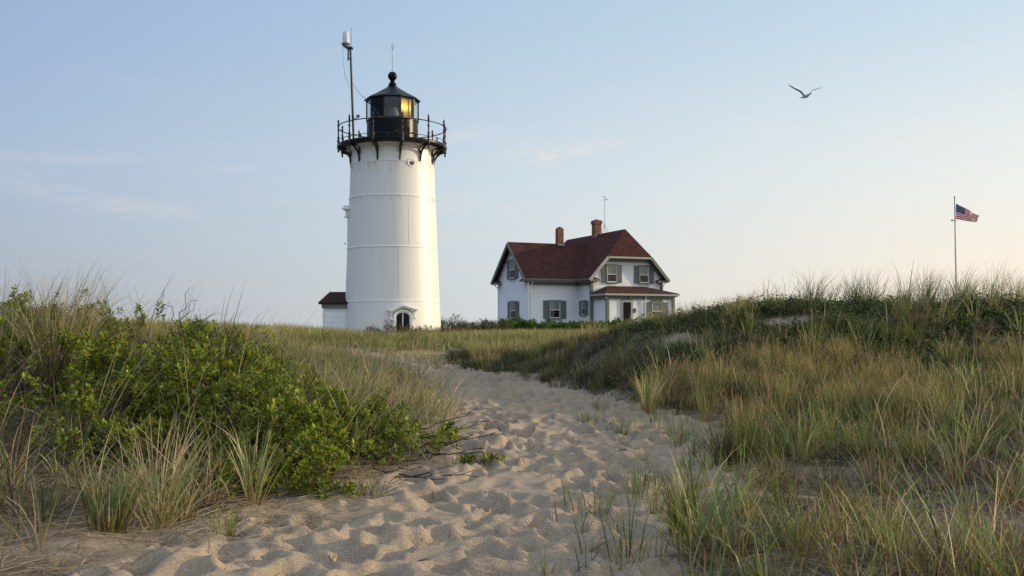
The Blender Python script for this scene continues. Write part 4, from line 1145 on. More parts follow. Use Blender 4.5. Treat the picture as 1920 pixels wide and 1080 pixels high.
# litter lying on the ground
def GH(x, y):
    """height of the finished ground sheet, foot pits included"""
    i = np.clip(np.searchsorted(gx, x) - 1, 0, nx - 2); j = np.clip(np.searchsorted(gy_, y) - 1, 0, ny - 2)
    fx = (x - gx[i]) / (gx[i + 1] - gx[i]); fy = (y - gy_[j]) / (gy_[j + 1] - gy_[j])
    return (GZ[j, i] * (1 - fx) + GZ[j, i + 1] * fx) * (1 - fy) + (GZ[j + 1, i] * (1 - fx) + GZ[j + 1, i + 1] * fx) * fy
def litter(vm, n, x0, x1, y0, y1, dens, ln=(.08, .35), w=.0045, col=((.26, .20, .13), (.44, .36, .25)), az0=None):
    x, y = scatter(n, x0, x1, y0, y1, dens)
    a = rng.random(n) * 6.28 if az0 is None else az0 + rng.normal(0, .5, n)
    l = rng.uniform(ln[0], ln[1], n); seg = 4; bend = rng.normal(0, .9, n)
    t = np.linspace(0, 1, seg + 1)
    ang = a[:, None] + bend[:, None] * t[None]
    dx = np.cos(ang) * (l / seg)[:, None]; dy = np.sin(ang) * (l / seg)[:, None]
    px = x[:, None] + np.cumsum(dx, 1); py = y[:, None] + np.cumsum(dy, 1)
    up = rng.gamma(1.5, .012, n)
    pz_ = GH(px, py) + .006 + up[:, None] * (1 + t[None] * rng.normal(0, 1, n)[:, None])
    ww = w * rng.uniform(.6, 1.4, n)[:, None] * (1 - .6 * t[None] ** 2) * .5
    sx = -np.sin(ang) * ww; sy = np.cos(ang) * ww
    co = np.stack([np.stack([px - sx, py - sy, pz_], -1), np.stack([px + sx, py + sy, pz_ + .002], -1)], 2).reshape(-1, 3)
    bi = np.arange(n)[:, None] * (seg + 1) * 2 + np.arange(seg)[None] * 2
    q = np.stack([bi, bi + 1, bi + 3, bi + 2], -1).reshape(-1, 4)
    c = np.repeat(colr(n, *col, .2), (seg + 1) * 2, 0)
    vm.push(co, q, c)
vm = VM()
litter(vm, 14500, .6, 10.5, 5.2, 16, lambda x, y: infov(x, y, .5) * sstep(-.1, 1.0, dR(x, y)) * np.clip(12 / y, 0, 1) * .9)
litter(vm, 17000, .6, 11, 5.2, 18, lambda x, y: infov(x, y, .5) * sstep(.2, 1.4, dR(x, y)), (.1, .4), .006, ((.05, .038, .028), (.15, .11, .08)))
litter(vm, 2600, 2, 9, 16, 21, lambda x, y: infov(x, y, .5) * sstep(.2, 1.4, dR(x, y)), (.1, .4), .008, ((.2, .16, .12), (.38, .32, .24)))
stuff(vm, 'straw_litter', 'thin grey straw litter strewn over the right dune sand', 'straw litter')
vm = VM()
dLf = lambda x, y: xL(y) - x
litter(vm, 5200, -6, -.3, 6.2, 10.6, lambda x, y: infov(x, y, .5) * sstep(-.02, .3, dLf(x, y)), (.1, .5), .006, ((.28, .20, .12), (.50, .40, .26)))
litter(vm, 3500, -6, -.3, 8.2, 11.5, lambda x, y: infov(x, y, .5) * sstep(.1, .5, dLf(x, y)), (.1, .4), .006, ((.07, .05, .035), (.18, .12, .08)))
litter(vm, 260, -3.4, -1.0, 7.1, 8.9, lambda x, y: sstep(-.35, .0, dLf(x, y)) * (dLf(x, y) < .5), (.3, .8), .006, ((.40, .32, .2), (.55, .45, .3)), R(20))
litter(vm, 420, -2.8, 2.8, 5.5, 18, lambda x, y: (x > xL(y)) & (x < xR(y)), (.02, .08), .007, ((.06, .045, .03), (.16, .11, .07)))
litter(vm, 160, -2.8, 2.8, 5.5, 18, lambda x, y: (x > xL(y)) & (x < xR(y)), (.05, .22), .006, ((.28, .22, .13), (.45, .37, .25)))
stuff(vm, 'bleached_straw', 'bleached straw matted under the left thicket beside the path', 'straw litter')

# dark heath on the low end of the right dune ------------------------
vm = VM()
cx, cy = scatter(1500, -1.7, 6.5, 13.2, 28.5, lambda x, y: sstep(.02, .5, dR(x, y)) * np.where(y > 15.2 + np.clip(x - 2.5, 0, 5) * .7, 1, .06) * patches(x, y, .8, .22, .42, 9) * (1 - isbare(x, y)))
tufts(vm, cx, cy, 70, rng.uniform(.16, .34, len(cx)), .2, .75, 1.6, .006, [(4, ((.02, .016, .012), (.04, .03, .022)), ((.045, .032, .026), (.08, .055, .045)), ((.07, .055, .045), (.13, .10, .08))), (1.2,) + GREEN[1:]], seg=3)
stuff(vm, 'beach_heath', 'dark wiry beach heath matted over the dune beside the sand path', 'heath', m_twig)
vm = VM()
cx, cy = scatter(480, -1.6, 8.5, 14, 30, lambda x, y: sstep(.0, .4, dR(x, y)) * patches(x, y, 1.6, .44, .6, 50) * (1 - isbare(x, y)))
tx, ty, tz = tufts(vm, cx, cy, 34, rng.uniform(.2, .58, len(cx)), .12, .28, .6, .0075, P(o=5, g=3, s=2, r=1.8), seg=4)
seeds(vm, tx, ty, tz, .06, .09, ((.42, .28, .16), (.5, .4, .25)))
stuff(vm, 'dune_slope_grass', 'olive tufts growing through the dark heath on the right dune', 'grass')

# leafy creeping cover on the crest
vm = VM()
n = 60000
x, y = scatter(n, .6, 16, 15.0, 23.5, lambda x, y: infov(x, y) * sstep(15.3, 17.8, y) * (.3 + .7 * patches(x, y, .9, .34, .52, 3)) * sstep(1.5, 5.0, x) * (dR(x, y) > .15) * (1 - isbare(x, y)))
z = H(x, y) + np.minimum(rng.gamma(2, .035, n), .2) * (.5 + patches(x, y, 1.7, .3, .7, 8))
a = rng.random(n) * 6.28; e = rng.uniform(-.3, .7, n)
d = np.stack([np.cos(a) * np.cos(e), np.sin(a) * np.cos(e), np.sin(e)], 1)
nn = np.stack([rng.normal(0, .5, n), rng.normal(-.2, .5, n), np.ones(n)], 1)
vm.leaves(np.stack([x, y, z], 1), d, nn, rng.uniform(.05, .10, n), rng.uniform(.035, .065, n), colr(n, (.045, .085, .02), (.13, .17, .035), .35))
n = 9000
x, y = scatter(n, 1.5, 9, 8.5, 16.5, lambda x, y: infov(x, y) * sstep(.4, 1.2, dR(x, y)) * patches(x, y, 1.6, .52, .62, 140))
z = H(x, y) + np.minimum(rng.gamma(2, .03, n), .16)
a = rng.random(n) * 6.28; e = rng.uniform(-.2, .8, n)
vm.leaves(np.stack([x, y, z], 1), np.stack([np.cos(a) * np.cos(e), np.sin(a) * np.cos(e), np.sin(e)], 1), np.stack([rng.normal(0, .5, n), rng.normal(-.2, .5, n), np.ones(n)], 1), rng.uniform(.03, .06, n), rng.uniform(.02, .035, n), colr(n, (.04, .075, .02), (.10, .14, .03), .35))
stuff(vm, 'creeping_vine_cover', 'low glossy leafy vine covering the crest of the right dune', 'ground cover', m_leaf)
# crest grasses against the sky
vm = VM()
kx = []; ky = []
for px_, n_ in ((1285, 0), (1505, 3), (1520, 3), (1445, 1), (1605, 4), (1622, 3), (1650, 1), (1690, 2), (1722, 4), (1738, 2), (1800, 2), (1820, 2), (1862, 3), (1885, 2), (1912, 3)):
    for _ in range(n_):
        yy = random.uniform(19.6, 21.8); kx.append((px_ + random.gauss(0, 7) - 960) / F * yy); ky.append(yy)
tufts(vm, kx, ky, rng.integers(14, 60, len(kx)), rng.uniform(.45, 1.25, len(kx)), .09, .30, .95, .009, P(b=4, g=3, s=2, d=2), wind=(R(0), .4))
cx, cy = scatter(150, 5.6, 15.5, 18.6, 22.5, lambda x, y: infov(x, y) * sstep(5.0, 8.5, x))
tufts(vm, cx, cy, rng.integers(6, 30, len(cx)), rng.uniform(.35, 1.0, len(cx)), .12, .30, .9, .008, P(b=3, g=3, s=3, d=2, r=.5), wind=(R(0), .2))
cx, cy = scatter(60, 2.6, 8.5, 18, 22, lambda x, y: infov(x, y))
tufts(vm, cx, cy, 10, rng.uniform(.18, .38, len(cx)), .10, .3, .8, .006, P(b=2, g=3, s=3, d=2))
stuff(vm, 'crest_grass', 'tall marram grass standing against the sky on the right dune crest', 'grass')

# left side ----------------------------------------------------------
vm = VM()
cx, cy = scatter(56, -8, -1.7, 6.9, 9.8, lambda x, y: infov(x, y, .5) * sstep(.12, .9, dLf(x, y)) * sstep(-1.9, -3.0, x) * (.25 + .75 * patches(x, y, 1.2, .35, .5, 60)))
tufts(vm, cx, cy, rng.integers(8, 40, len(cx)), rng.uniform(.3, .95, len(cx)), .11, .48, 1.15, .0095, P(g=4, b=4, s=4, r=1.5))
cx, cy = scatter(34, -6.5, -2.3, 7.6, 9.8, lambda x, y: infov(x, y, .5) * sstep(.2, .9, dLf(x, y)))
tufts(vm, cx, cy, 16, rng.uniform(.6, 1.0, len(cx)), .08, .65, 1.5, .0085, P(s=6, d=2, g=1))
stuff(vm, 'foreground_marram', 'mixed green and straw coloured marram in the lower left corner', 'grass')
vm = VM()
cx, cy = scatter(370, -11, -.9, 9.6, 15.5, lambda x, y: infov(x, y, .5) * sstep(.1, .8, dLf(x, y)))
tufts(vm, cx, cy, rng.integers(3, 14, len(cx)), rng.uniform(.6, 1.5, len(cx)), .14, .55, 1.5, .0095, P(s=8, g=1.5, b=1.5), wind=(R(0), .55))
cx, cy = scatter(42, -2.9, -.7, 11.6, 15.5, lambda x, y: sstep(.02, .3, dLf(x, y)))
tufts(vm, cx, cy, 24, rng.uniform(.45, .95, len(cx)), .14, .35, 1.0, .0065, P(s=4, g=4, b=2), wind=(R(0), .3))
stuff(vm, 'thicket_marram', 'long straw arcs of marram leaning out of the left thicket', 'grass')
vm = VM()
cx, cy = scatter(1500, -22, -.8, 14.5, 33, lambda x, y: infov(x, y, 1) * sstep(.02, .6, dLf(x, y)) * (.08 + .92 * patches(x, y, .7, .42, .6, 14)) * (1 - isbare(x, y)))
tufts(vm, cx, cy, rng.integers(5, 24, len(cx)), rng.uniform(.25, .8, len(cx)), .16, .38, 1.0, .009, P(g=4, o=3, s=4.5, r=1, d=1.6, b=1.5), wind=(R(0), .3), seg=4)
stuff(vm, 'left_slope_grass', 'thin tan and green grass on the sandy slope left of the path', 'grass')
vm = VM()
cx, cy = scatter(3600, -26, -4.2, 33, 44, lambda x, y: infov(x, y, 1) * (.35 + .65 * patches(x, y, .5, .34, .5, 31)) * (1 - isbare(x, y)))
tufts(vm, cx, cy, rng.integers(5, 20, len(cx)), rng.uniform(.15, .48, len(cx)), .22, .34, .7, .013, P(g=6, o=4, s=2.5, r=1, d=1.5), wind=(R(0), .3), seg=3)
stuff(vm, 'far_dune_grass', 'short green gold grass carpeting the distant dune left of the lighthouse', 'grass')
vm = VM()
cx, cy = scatter(4200, -8, 14, 30.5, 50, lambda x, y: infov(x, y, 1) * (np.maximum(x - xR(y), xL(y) - x) > -.3 + 4 * (y > 33)) * (.35 + .65 * patches(x, y, .45, .34, .5, 41)) * (1 - isbare(x, y)) * (((x + 6.3) ** 2 + (y - 52.5) ** 2) > 7) + 0)
cxx = scatter(2600, -4.6, 12, 31.5, 46, lambda x, y: (.35 + .65 * patches(x, y, .45, .34, .5, 41)) * (1 - isbare(x, y)))
cx = np.concatenate([cx, cxx[0]]); cy = np.concatenate([cy, cxx[1]])
tufts(vm, cx, cy, rng.integers(4, 20, len(cx)), rng.uniform(.12, .55, len(cx)), .22, .34, .65, .014, P(g=7, o=3, b=3, s=2, r=1, d=2), wind=(R(0), .2), seg=3)
bx_, by_ = scatter(170, -7, 10, 31, 48, lambda x, y: patches(x, y, .4, .45, .6, 71) * (((x + 6.3) ** 2 + (y - 52.5) ** 2) > 9))
tufts(vm, bx_, by_, 60, rng.uniform(.15, .4, len(bx_)), .35, .7, 1.2, .015, [(3, ((.03, .03, .015), (.05, .045, .025)), ((.05, .07, .025), (.10, .10, .045)), ((.09, .10, .04), (.15, .14, .07)))], seg=3)
cx, cy = scatter(60, -5, -.4, 24.5, 31.5, lambda x, y: (xL(y) < x) & (x < xR(y) + .3))
tufts(vm, cx, cy, rng.integers(4, 26, len(cx)), rng.uniform(.12, .45, len(cx)), .15, .35, .7, .009, P(g=5, o=4, s=3, r=1), seg=4)
stuff(vm, 'meadow_grass', 'mid distance green and tawny grass between the path and the house', 'grass')
vm = VM()
cx, cy = scatter(1700, -14, 22, 50, 82, lambda x, y: infov(x, y, 1) * (.4 + .6 * patches(x, y, .45, .34, .5, 41)) * (((x + 6.3) ** 2 + (y - 52.5) ** 2) > 9))
tufts(vm, cx, cy, 12, rng.uniform(.25, .42, len(cx)), .34, .28, .55, .02, P(g=6, o=5, s=3, r=1), seg=3)
stuff(vm, 'yard_grass', 'grass around the foot of the lighthouse and the house yard', 'grass')

# ------------------------------------------------------------------ individual grass clumps on the sand
def clump(px, D_, name, label, n, h_, sp, lean, curl, w, pal, wind=None):
    x = (px - 960) / F * D_; z = Hf(x, D_)
    t = thing(name, label, 'grass clump', (x, D_, z), 0, 'grass clumps standing apart')
    vm = VM(); tufts(vm, [x], [D_], n, h_, sp, lean, curl, w, pal, wind=wind)
    vm.build('blades', m_grass, t, off=(x, D_, z))
clump(1165, 12.9, 'grass_clump', 'dark green splayed grass clump alone on the upper right path sand', 46, .30, .07, .75, .5, .008, P(g=4, b=4, s=1))
clump(1098, 14.2, 'grass_clump', 'fine pale green sprouts on the path left of the splayed clump', 70, .20, .17, .25, .3, .006, P(g=5, o=2))
clump(1212, 15.3, 'grass_clump', 'tall fan of yellow green grass where path meets the heath', 110, .70, .11, .35, .5, .009, P(o=4, g=4, s=3))
clump(1122, 15.6, 'grass_clump', 'low green tuft at the upper path edge below the heath', 40, .30, .10, .45, .5, .009, P(g=4, b=1))
clump(1275, 7.45, 'grass_clump', 'dense rusty based grass clump at lower right path edge', 130, .52, .09, .14, .3, .007, P(o=5, r=4, g=3))
clump(1370, 10.6, 'grass_clump', 'thick olive tussock with dark base beside the right path edge', 220, .52, .17, .4, .7, .007, P(o=6, r=3, d=3))
clump(1060, 8.7, 'grass_clump', 'two thin green blades standing in the centre of the path', 5, .26, .04, .3, .3, .009, P(g=3, b=1))
clump(1118, 8.3, 'grass_clump', 'loose upright sprigs just right of the path centre', 14, .36, .12, .3, .3, .009, P(g=4, b=3))
clump(1195, 8.9, 'grass_clump', 'slender bright green stems near the right path edge', 16, .42, .10, .18, .25, .009, P(g=5, b=2))
clump(1165, 6.9, 'grass_clump', 'wide leaved green shoots at the bottom edge of the path', 22, .48, .13, .32, .35, .008, P(g=3, b=4, s=1))
clump(1105, 7.0, 'grass_clump', 'curved lone blades at the bottom middle of the sand', 10, .40, .12, .4, .6, .009, P(g=4, s=1))
clump(1232, 8.2, 'grass_clump', 'rust coloured small tuft in shaded sand by the field', 26, .30, .10, .3, .4, .0075, P(r=3, g=3, o=2))
clump(1270, 12.0, 'grass_clump', 'short tuft with brown base on shaded sand below the fan', 30, .34, .10, .3, .4, .009, P(g=3, b=2, r=2))
clump(915, 13.5, 'grass_clump', 'few short blades on the sand near the branch tips', 9, .18, .07, .4, .3, .009, P(g=3, o=1))
clump(428, 7.55, 'grass_clump', 'small fresh green tuft at the lower left sand margin', 34, .24, .07, .3, .4, .0075, P(g=6, b=2))
clump(480, 8.45, 'grass_clump', 'upright green and straw clump in front of the thicket', 44, .72, .07, .16, .5, .0095, P(g=4, b=3, s=3))
clump(690, 8.9, 'grass_clump', 'pale grass clump leaning right at the thicket foot', 40, .36, .12, .4, .7, .0075, P(s=3, g=4), (0, .5))
clump(600, 7.7, 'grass_clump', 'three thin blades in open sand at lower left centre', 5, .25, .03, .5, .5, .0075, P(g=3, b=1))
clump(210, 7.55, 'grass_clump', 'big orange based marram clump at lower left', 120, .62, .13, .28, .5, .009, P(g=4, b=3, s=3, r=2))
clump(300, 8.3, 'grass_clump', 'tall tangled straw coloured clump beside the lower left thicket', 130, .95, .15, .28, .9, .0095, P(s=7, g=3, d=1))
clump(110, 11.4, 'grass_clump', 'tall tan grass plume on top of the left thicket', 320, 1.5, .24, .30, .9, .008, P(s=8, r=2, d=1), (0, .4))
clump(40, 12.2, 'grass_clump', 'green grey wispy clump on the far left skyline', 130, 1.35, .3, .4, .9, .008, P(b=4, s=4), (0, .5))
clump(930, 12.9, 'grass_clump', 'tiny tuft beside dark footprints on the middle path', 8, .14, .05, .4, .3, .0075, P(g=3, o=1)) if False else None
clump(850, 10.3, 'grass_clump', 'upright green sprig beside the creeping twig on the sand', 20, .26, .06, .22, .3, .0075, P(g=4, s=1))
clump(1300, 9.2, 'grass_clump', 'wispy mixed tuft in shaded sand left of olive tussock', 26, .40, .12, .3, .5, .0075, P(g=3, r=2, o=2, b=2))

# ------------------------------------------------------------------ bayberry thicket
def rosettes(vm, P_, ax, nl, ln, w, c1, c2):
    """leaf whorls at points P_ with axes ax"""
    K = len(P_); id_ = np.repeat(np.arange(K), nl); n = len(id_)
    a_ = ax[id_]; p = P_[id_]
    t1 = np.cross(a_, np.array([.3, .5, .81])); t1 /= np.linalg.norm(t1, axis=1)[:, None]; t2 = np.cross(a_, t1)
    an = (np.tile(np.arange(nl), K) * 2.4 + rng.normal(0, .3, n)) + np.repeat(rng.random(K) * 6, nl)
    lay = np.tile(np.arange(nl), K) / nl
    el = .15 + 1.05 * lay + rng.normal(0, .12, n)      # outer leaves spread, inner stand up
    rad = t1 * np.cos(an)[:, None] + t2 * np.sin(an)[:, None]
    d = rad * np.cos(el)[:, None] + a_ * np.sin(el)[:, None]
    nn = a_ * np.cos(el)[:, None] - rad * np.sin(el)[:, None]
    base = p - a_ * (ln * 1.1 * (1 - lay))[:, None]
    size = ln * rng.uniform(.6, 1.15, n) * np.repeat(rng.uniform(.6, 1.3, K), nl)
    tone = np.repeat(rng.normal(1, .28, K), nl)[:, None]
    c = colr(n, c1, c2, .2) * np.clip(tone, .35, 1.5)
    yel = rng.random(n) < .09; c[yel] = c[yel] * np.array([1.6, 1.15, .7])
    red = rng.random(n) < .008; c[red] = np.array([.30, .09, .03])
    vm.leaves(base, d, nn, size, size * w, c)
D_NEAR = lambda y: y < 20
def shrub(x, y, rx, ry, ht, nt_, label, c1=(.085, .135, .010), c2=(.33, .40, .035), ln=.05, w=.52, nl=10, twigs=1.0, name='bayberry_shrub', cat='shrub', bare_top=0, group=None, sp=False, stem_r=.009, tcol=((.035, .025, .02), (.07, .05, .04))):
    zg = Hf(x, y)
    t = thing(name, label, cat, (x, y, zg), 0, group)
    # tip points in a lumpy dome
    u = rng.random(nt_); th = rng.random(nt_) * 6.283
    rr = np.sqrt(u) ** .8
    lump = .55 + .8 * fbm(np.cos(th) * 1.5 + x * 3, np.sin(th) * 1.5 + y * 3 + rr * 2, 1.3, 3)
    px = x + rx * rr * np.cos(th) * lump; py = y + ry * rr * np.sin(th) * lump
    dome = np.sqrt(np.clip(1 - (rr * .96) ** 2, .0, 1))
    dome = np.maximum(dome, .12)
    loc = (.42 + .80 * fbm(px * 1.0 + 9, py, 3.4, 3))
    fillz = np.where(rng.random(nt_) < .72, rng.uniform(.84, 1.10, nt_), rng.uniform(.3, .9, nt_))
    keep = fbm(px * 2.6 + 5, py * 2.6 + x, 1.0, 2) > .45
    if nt_ > 100 and ht > .5 and D_NEAR(y): px, py, dome, loc, fillz = px[keep], py[keep], dome[keep], loc[keep], fillz[keep]; nt_ = len(px)
    gz = H(px, py)
    pz_ = gz + np.maximum(ht * dome * loc * fillz, .04)
    root = np.stack([x + (px - x) * .18 + rng.normal(0, .05, nt_), y + (py - y) * .18 + rng.normal(0, .05, nt_), np.zeros(nt_)], 1)
    root[:, 2] = H(root[:, 0], root[:, 1]) - .03
    tip = np.stack([px, py, pz_], 1)
    ax = tip - root; ax[:, 2] += .3 * ht; ax += rng.normal(0, .22, ax.shape) * ht; ax /= np.linalg.norm(ax, axis=1)[:, None]
    vm = VM()
    rosettes(vm, tip, ax, nl, ln, w, c1, c2)
    # second whorl lower on the twig
    k = rng.random(nt_) < .3
    if k.any(): rosettes(vm, tip[k] - ax[k] * ln * 1.7 + rng.normal(0, .01, (int(k.sum()), 3)), ax[k], max(4, nl - 4), ln * .95, w, c1, c2)
    vm.build('foliage', m_leaf, t, off=(x, y, zg))
    # stems
    ns = int(nt_ * .55 * twigs); sel = rng.choice(nt_, min(ns, nt_), replace=False)
    vt = VM()
    seg = 5; tt = np.linspace(0, 1, seg + 1)
    r0 = root[sel]; t1 = tip[sel]; nsl = len(sel)
    mid = r0 * .45 + t1 * .55; mid[:, 2] = r0[:, 2] * .45 + t1[:, 2] * .55 - .10 * ht * rng.random(nsl); mid += rng.normal(0, .06, mid.shape)
    if bare_top:
        kb = rng.random(nsl) < bare_top; t1 = t1 + kb[:, None] * ax[sel] * rng.uniform(.08, .32, nsl)[:, None]
    Pm = (1 - tt)[None, :, None] ** 2 * r0[:, None] + 2 * (tt * (1 - tt))[None, :, None] * mid[:, None] + tt[None, :, None] ** 2 * t1[:, None]
    Pm[:, 1:-1] += rng.normal(0, .018, Pm[:, 1:-1].shape)
    cs = colr(nsl, *tcol)
    for off_ in (0, 1):
        a = rng.random(nsl) * 3.14 + off_ * 1.57
        s = np.stack([np.cos(a), np.sin(a), np.zeros(nsl)], 1)[:, None, :] * (stem_r * (1 - .72 * tt))[None, :, None] * .5
        co = np.stack([Pm - s, Pm + s], 2).reshape(-1, 3)
        bi = np.arange(nsl)[:, None] * (seg + 1) * 2 + np.arange(seg)[None] * 2
        vt.push(co, np.stack([bi, bi + 1, bi + 3, bi + 2], -1).reshape(-1, 4), np.repeat(cs, (seg + 1) * 2, 0))
    # fine side twigs: dead tangle inside
    nk = int(nt_ * 2.6 * twigs)
    ii = rng.integers(0, nsl, nk); jj = rng.integers(1, seg, nk); bp = Pm[ii, jj]
    vt.blades(bp[:, 0], bp[:, 1], bp[:, 2], rng.uniform(.08, .28, nk) * (.5 + ht * .5), rng.random(nk) * 6.28, rng.uniform(.2, 2.0, nk), rng.normal(0, .6, nk), np.full(nk, .0045), colr(nk, *tcol), colr(nk, (.05, .035, .028), (.15, .11, .08)), colr(nk, (.09, .065, .05), (.24, .18, .12)), 3)
    vt.build('branches', m_twig, t, off=(x, y, zg))
    return t
G_ = 'bayberry shrubs of the left thicket'
B = [(-7.2, 13.2, 1.5, 1.2, .85, 620, 'bright green bayberry shrub at the far left edge of the thicket'),
     (-5.9, 12.6, 1.3, 1.1, .90, 620, 'bayberry shrub behind the tall tan grass plume'),
     (-4.75, 13.0, 1.15, 1.1, .92, 620, 'tallest bayberry shrub with dark twigs poking above the left skyline'),
     (-3.85, 12.6, 1.0, .9, .95, 480, 'bayberry shrub at the right end of the leafy skyline'),
     (-5.3, 10.9, 1.3, .9, .95, 620, 'leafy bayberry shrub in the left middle of the thicket'),
     (-3.7, 11.1, 1.1, .9, .98, 620, 'dense bayberry shrub under the skyline twigs'),
     (-2.85, 11.9, 1.0, .8, .85, 480, 'bayberry shrub behind the central straw arcs'),
     (-2.75, 10.4, 1.0, .75, .88, 600, 'rounded bright bayberry shrub above the dark hollow'),
     (-4.15, 9.9, 1.0, .7, .80, 460, 'bayberry shrub behind the tangled straw clump'),
     (-2.15, 9.75, .85, .6, .66, 480, 'front bayberry shrub leaning toward the sand'),
     (-1.65, 11.0, .95, .75, .75, 520, 'bayberry shrub in the right part of the thicket'),
     (-1.0, 11.2, .62, .6, .58, 300, 'rightmost bayberry shrub with bare branches reaching over the path'),
     (-1.72, 8.95, .42, .25, .17, 90, 'low creeping bayberry sprigs at the foot of the thicket'),
     (-2.45, 8.95, .35, .3, .34, 70, 'small bayberry sprig beside the upright straw clump'),
     (-.34, 10.75, .30, .14, .13, 30, 'tiny leafy twig creeping onto the open sand'),
     (-3.6, 14.2, 1.0, .9, .75, 330, 'farthest bayberry shrub at the back right of the thicket'),
     (-2.2, 13.0, .8, .7, .55, 260, 'low bayberry shrub among the straw beside the middle path')]
for i, (x, y, rx, ry, ht, n_, lab) in enumerate(B):
    shrub(x, y, rx, ry, ht, int(n_ * 1.0), lab, group='leafy shrubs beside the path', bare_top=.14 if i in (2, 3, 1) else .03, ln=.064 if n_ > 100 else .05)

# bare dark branches sticking out at the right end and over the sand
def branch(name, label, x, y, dirs, cat='branch'):
    zg = Hf(x, y); t = thing(name, label, cat, (x, y, zg), 0, 'bare branches of the thicket')
    m = MB()
    for (az, ln, z0_, z1_, r0) in dirs:
        pts = []; a = az
        for k in range(7):
            s = k / 6; a = az + .25 * math.sin(k * 1.3 + az * 3)
            xx = ln * s * math.cos(az) + .04 * math.sin(k * 2.1 + ln * 9); yy = ln * s * math.sin(az) + .04 * math.cos(k * 1.7 + az * 5)
            zz = Hf(x + xx, y + yy) - zg + z0_ + (z1_ - z0_) * s + .02 * math.sin(k * 2.7 + az * 4)
            pts.append((xx, yy, zz))
        m.tube(pts, [r0 * (1 - .8 * k / 6) + .001 for k in range(7)], 5)
        for j in (2, 3, 4, 5):
            b = Vector(pts[j]); a2 = az + random.choice((-1, 1)) * random.uniform(.4, .9); l2 = ln * random.uniform(.18, .35)
            m.tube([b, b + Vector((l2 * .5 * math.cos(a2), l2 * .5 * math.sin(a2), .03)), b + Vector((l2 * math.cos(a2 + .2), l2 * math.sin(a2 + .2), random.uniform(-.02, .08)))], [r0 * .45, r0 * .3, .0012], 4)
    m.build('bare_branches', mat("dark_bark", (.045, .034, .028), .85, .4, 30), t)
branch('dead_branch', 'dark bare branches fanning right over the sand path', -1.05, 11.0, [(R(-8), .95, .12, .30, .010), (R(5), .85, .2, .42, .008), (R(-25), .8, .05, .12, .011), (R(-40), .7, .25, .2, .007), (R(14), .8, .3, .55, .007), (R(-2), .75, .25, .25, .007)])
branch('dead_branch', 'crooked dark branch lying on sand under the thicket', -1.35, 9.95, [(R(-4), 1.0, .03, .02, .011), (R(-22), .75, .03, .015, .009), (R(12), .5, .04, .08, .008)])
branch('dead_branch', 'leafless twigs standing up from the left skyline', -4.1, 12.2, [(R(0), .2, .7, 1.12, .006), (R(60), .15, .7, 1.2, .005), (R(170), .25, .7, 1.1, .005), (R(20), .45, .6, 1.0, .005)])
branch('dead_branch', 'thin bare twig rising at the right of the left skyline', -3.3, 12.0, [(R(20), .25, .6, 1.0, .006), (R(140), .15, .6, 1.05, .005)])
# twig stubs on the path
def stick(px, D_, ln, az, lab):
    x = (px - 960) / F * D_; z = float(GH(np.array([x]), np.array([D_]))[0]) + .008
    t = thing('twig', lab, 'twig', (x, D_, z), az, 'twigs on the sand')
    m = MB(); m.tube([(-ln / 2, 0, 0), (-ln * .1, .006, .008), (ln * .25, -.004, .005), (ln / 2, .005, -.004)], [.005, .007, .006, .003], 6)
    m.tube([(0, 0, .006), (.03, .03, .02)], [.004, .002], 5)
    m.build('wood', mat("grey_brown_twig", (.07, .05, .038), .9, .3, 40), t)
stick(797, 6.75, .12, R(25), 'short dark twig at the bottom middle of the path')
stick(968, 10.2, .10, R(-20), 'small dark twig beside footprints left of centre')
stick(1168, 11.3, .12, R(15), 'brown twig scrap below the splayed clump')
stick(900, 11.5, .16, R(5), 'dry twig on the sand by the branch tips')
# driftwood
dz = Z(668, 29.5)
dw = thing('driftwood_log', 'grey weathered driftwood log at the far end of the path', 'log', (X(860, 29.6), 29.6, Hf(X(860, 29.6), 29.6)), R(4))
m = MB(); m.tube([(-.36, 0, .06), (-.22, .02, .10), (-.05, 0, .08), (.12, -.02, .07), (.25, 0, .05), (.36, .03, .04)], [.05, .085, .075, .06, .05, .025], 9)
m.tube([(-.2, 0, .12), (-.26, -.06, .2)], [.03, .015], 6)
m.build('trunk', mat("bleached_driftwood", (.30, .26, .23), .85, .4, 18, .4, 40, stretch=(1, 6, 6)), dw, smooth=60)

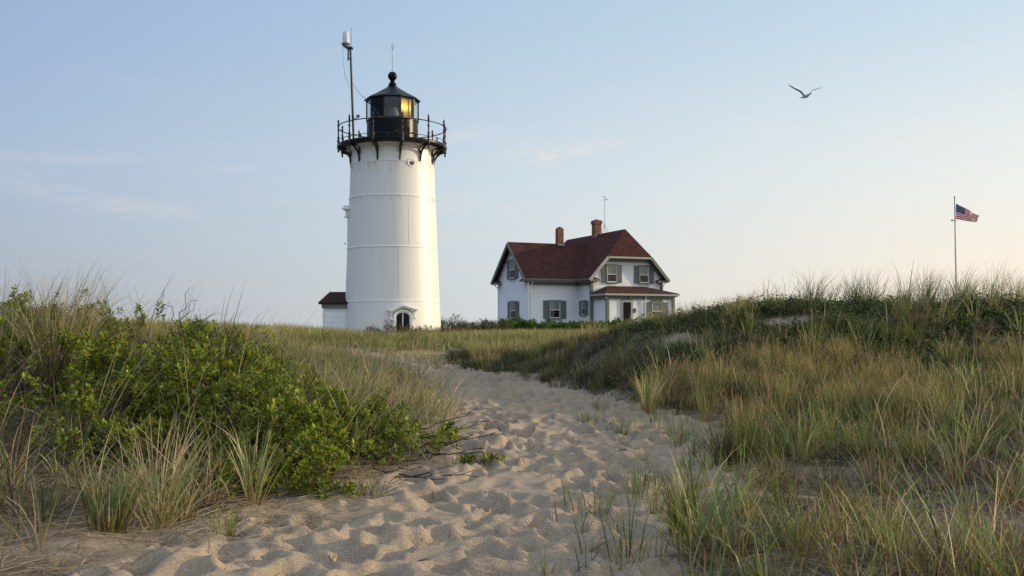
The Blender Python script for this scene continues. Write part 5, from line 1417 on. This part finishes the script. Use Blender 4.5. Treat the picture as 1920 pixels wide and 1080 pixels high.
# ------------------------------------------------------------------ shrubs around the buildings
HEDGE = [(960, 72.5, 1.5, 1.15, 'rose shrub at the left end of the house hedge'), (1000, 72, 1.3, .95, 'rose shrub below the wing corner of the house'), (1040, 73, 1.4, 1.0, 'rose shrub under the wing window with shutters'),
         (1082, 72.5, 1.3, .9, 'rose shrub below the small side window'), (1122, 72, 1.2, .85, 'rose shrub in front of the porch corner'), (1160, 73, 1.3, .95, 'rose shrub covering the porch door step'),
         (1200, 72, 1.4, 1.0, 'rose shrub below the porch downspout'), (1240, 72, 1.5, 1.1, 'rose shrub beneath the porch window'), (1282, 73, 1.6, 1.15, 'rose shrub below the wooden post')]
for px_, D_, r_, h_, lab in HEDGE:
    x = (px_ - 960) / F * D_
    top = {0: 0}.get(0)
    shrub(x, D_, r_ * 1.15, 1.0, h_, 420, lab, c1=(.05, .13, .018), c2=(.12, .24, .035), group='rose shrubs before the house', ln=.16, w=.55, nl=7, twigs=.15, name='rose_shrub', bare_top=.05, stem_r=.02)
DARK = [(845, 60, 1.2, 1.15, 'dark twiggy shrub touching the right foot of the tower'), (876, 61, 1.1, .8, 'low brown shrub between tower and house'), (905, 62, 1.2, 1.0, 'brown green shrub nearer the house hedge'), (932, 64, 1.2, 1.15, 'twiggy shrub left of the house wing corner')]
for px_, D_, r_, h_, lab in DARK:
    x = (px_ - 960) / F * D_
    shrub(x, D_, r_ * 1.1, .9, h_, 260, lab, c1=(.06, .09, .02), c2=(.13, .15, .04), group='twiggy shrubs between tower and house', ln=.10, w=.5, nl=6, twigs=2.2, name='twiggy_shrub', bare_top=.6, stem_r=.014, tcol=((.07, .045, .035), (.13, .09, .07)))
RED = [(700, 47.3, .55, .35, 'leftmost low reddish weed patch before the tower'), (738, 47.4, .7, .62, 'tallest reddish brown weeds left of the arched window'), (765, 47.2, .6, .45, 'reddish weeds directly below the arched window'), (795, 47.3, .6, .52, 'reddish weeds right of the arched window'), (825, 47.8, .7, .42, 'pale flecked weeds at the right foot of the tower'), (862, 48.5, .9, .4, 'low weeds beyond the right foot of the tower')]
for px_, D_, r_, h_, lab in RED:
    x = (px_ - 960) / F * D_
    shrub(x, D_, r_, .5, h_ + .22, 190, lab, c1=(.16, .085, .05), c2=(.34, .22, .13), group='reddish weeds before the tower', ln=.06, w=.45, nl=7, twigs=1.4, name='red_weed', cat='weed patch', bare_top=.5, stem_r=.010, tcol=((.10, .07, .04), (.16, .12, .07)))
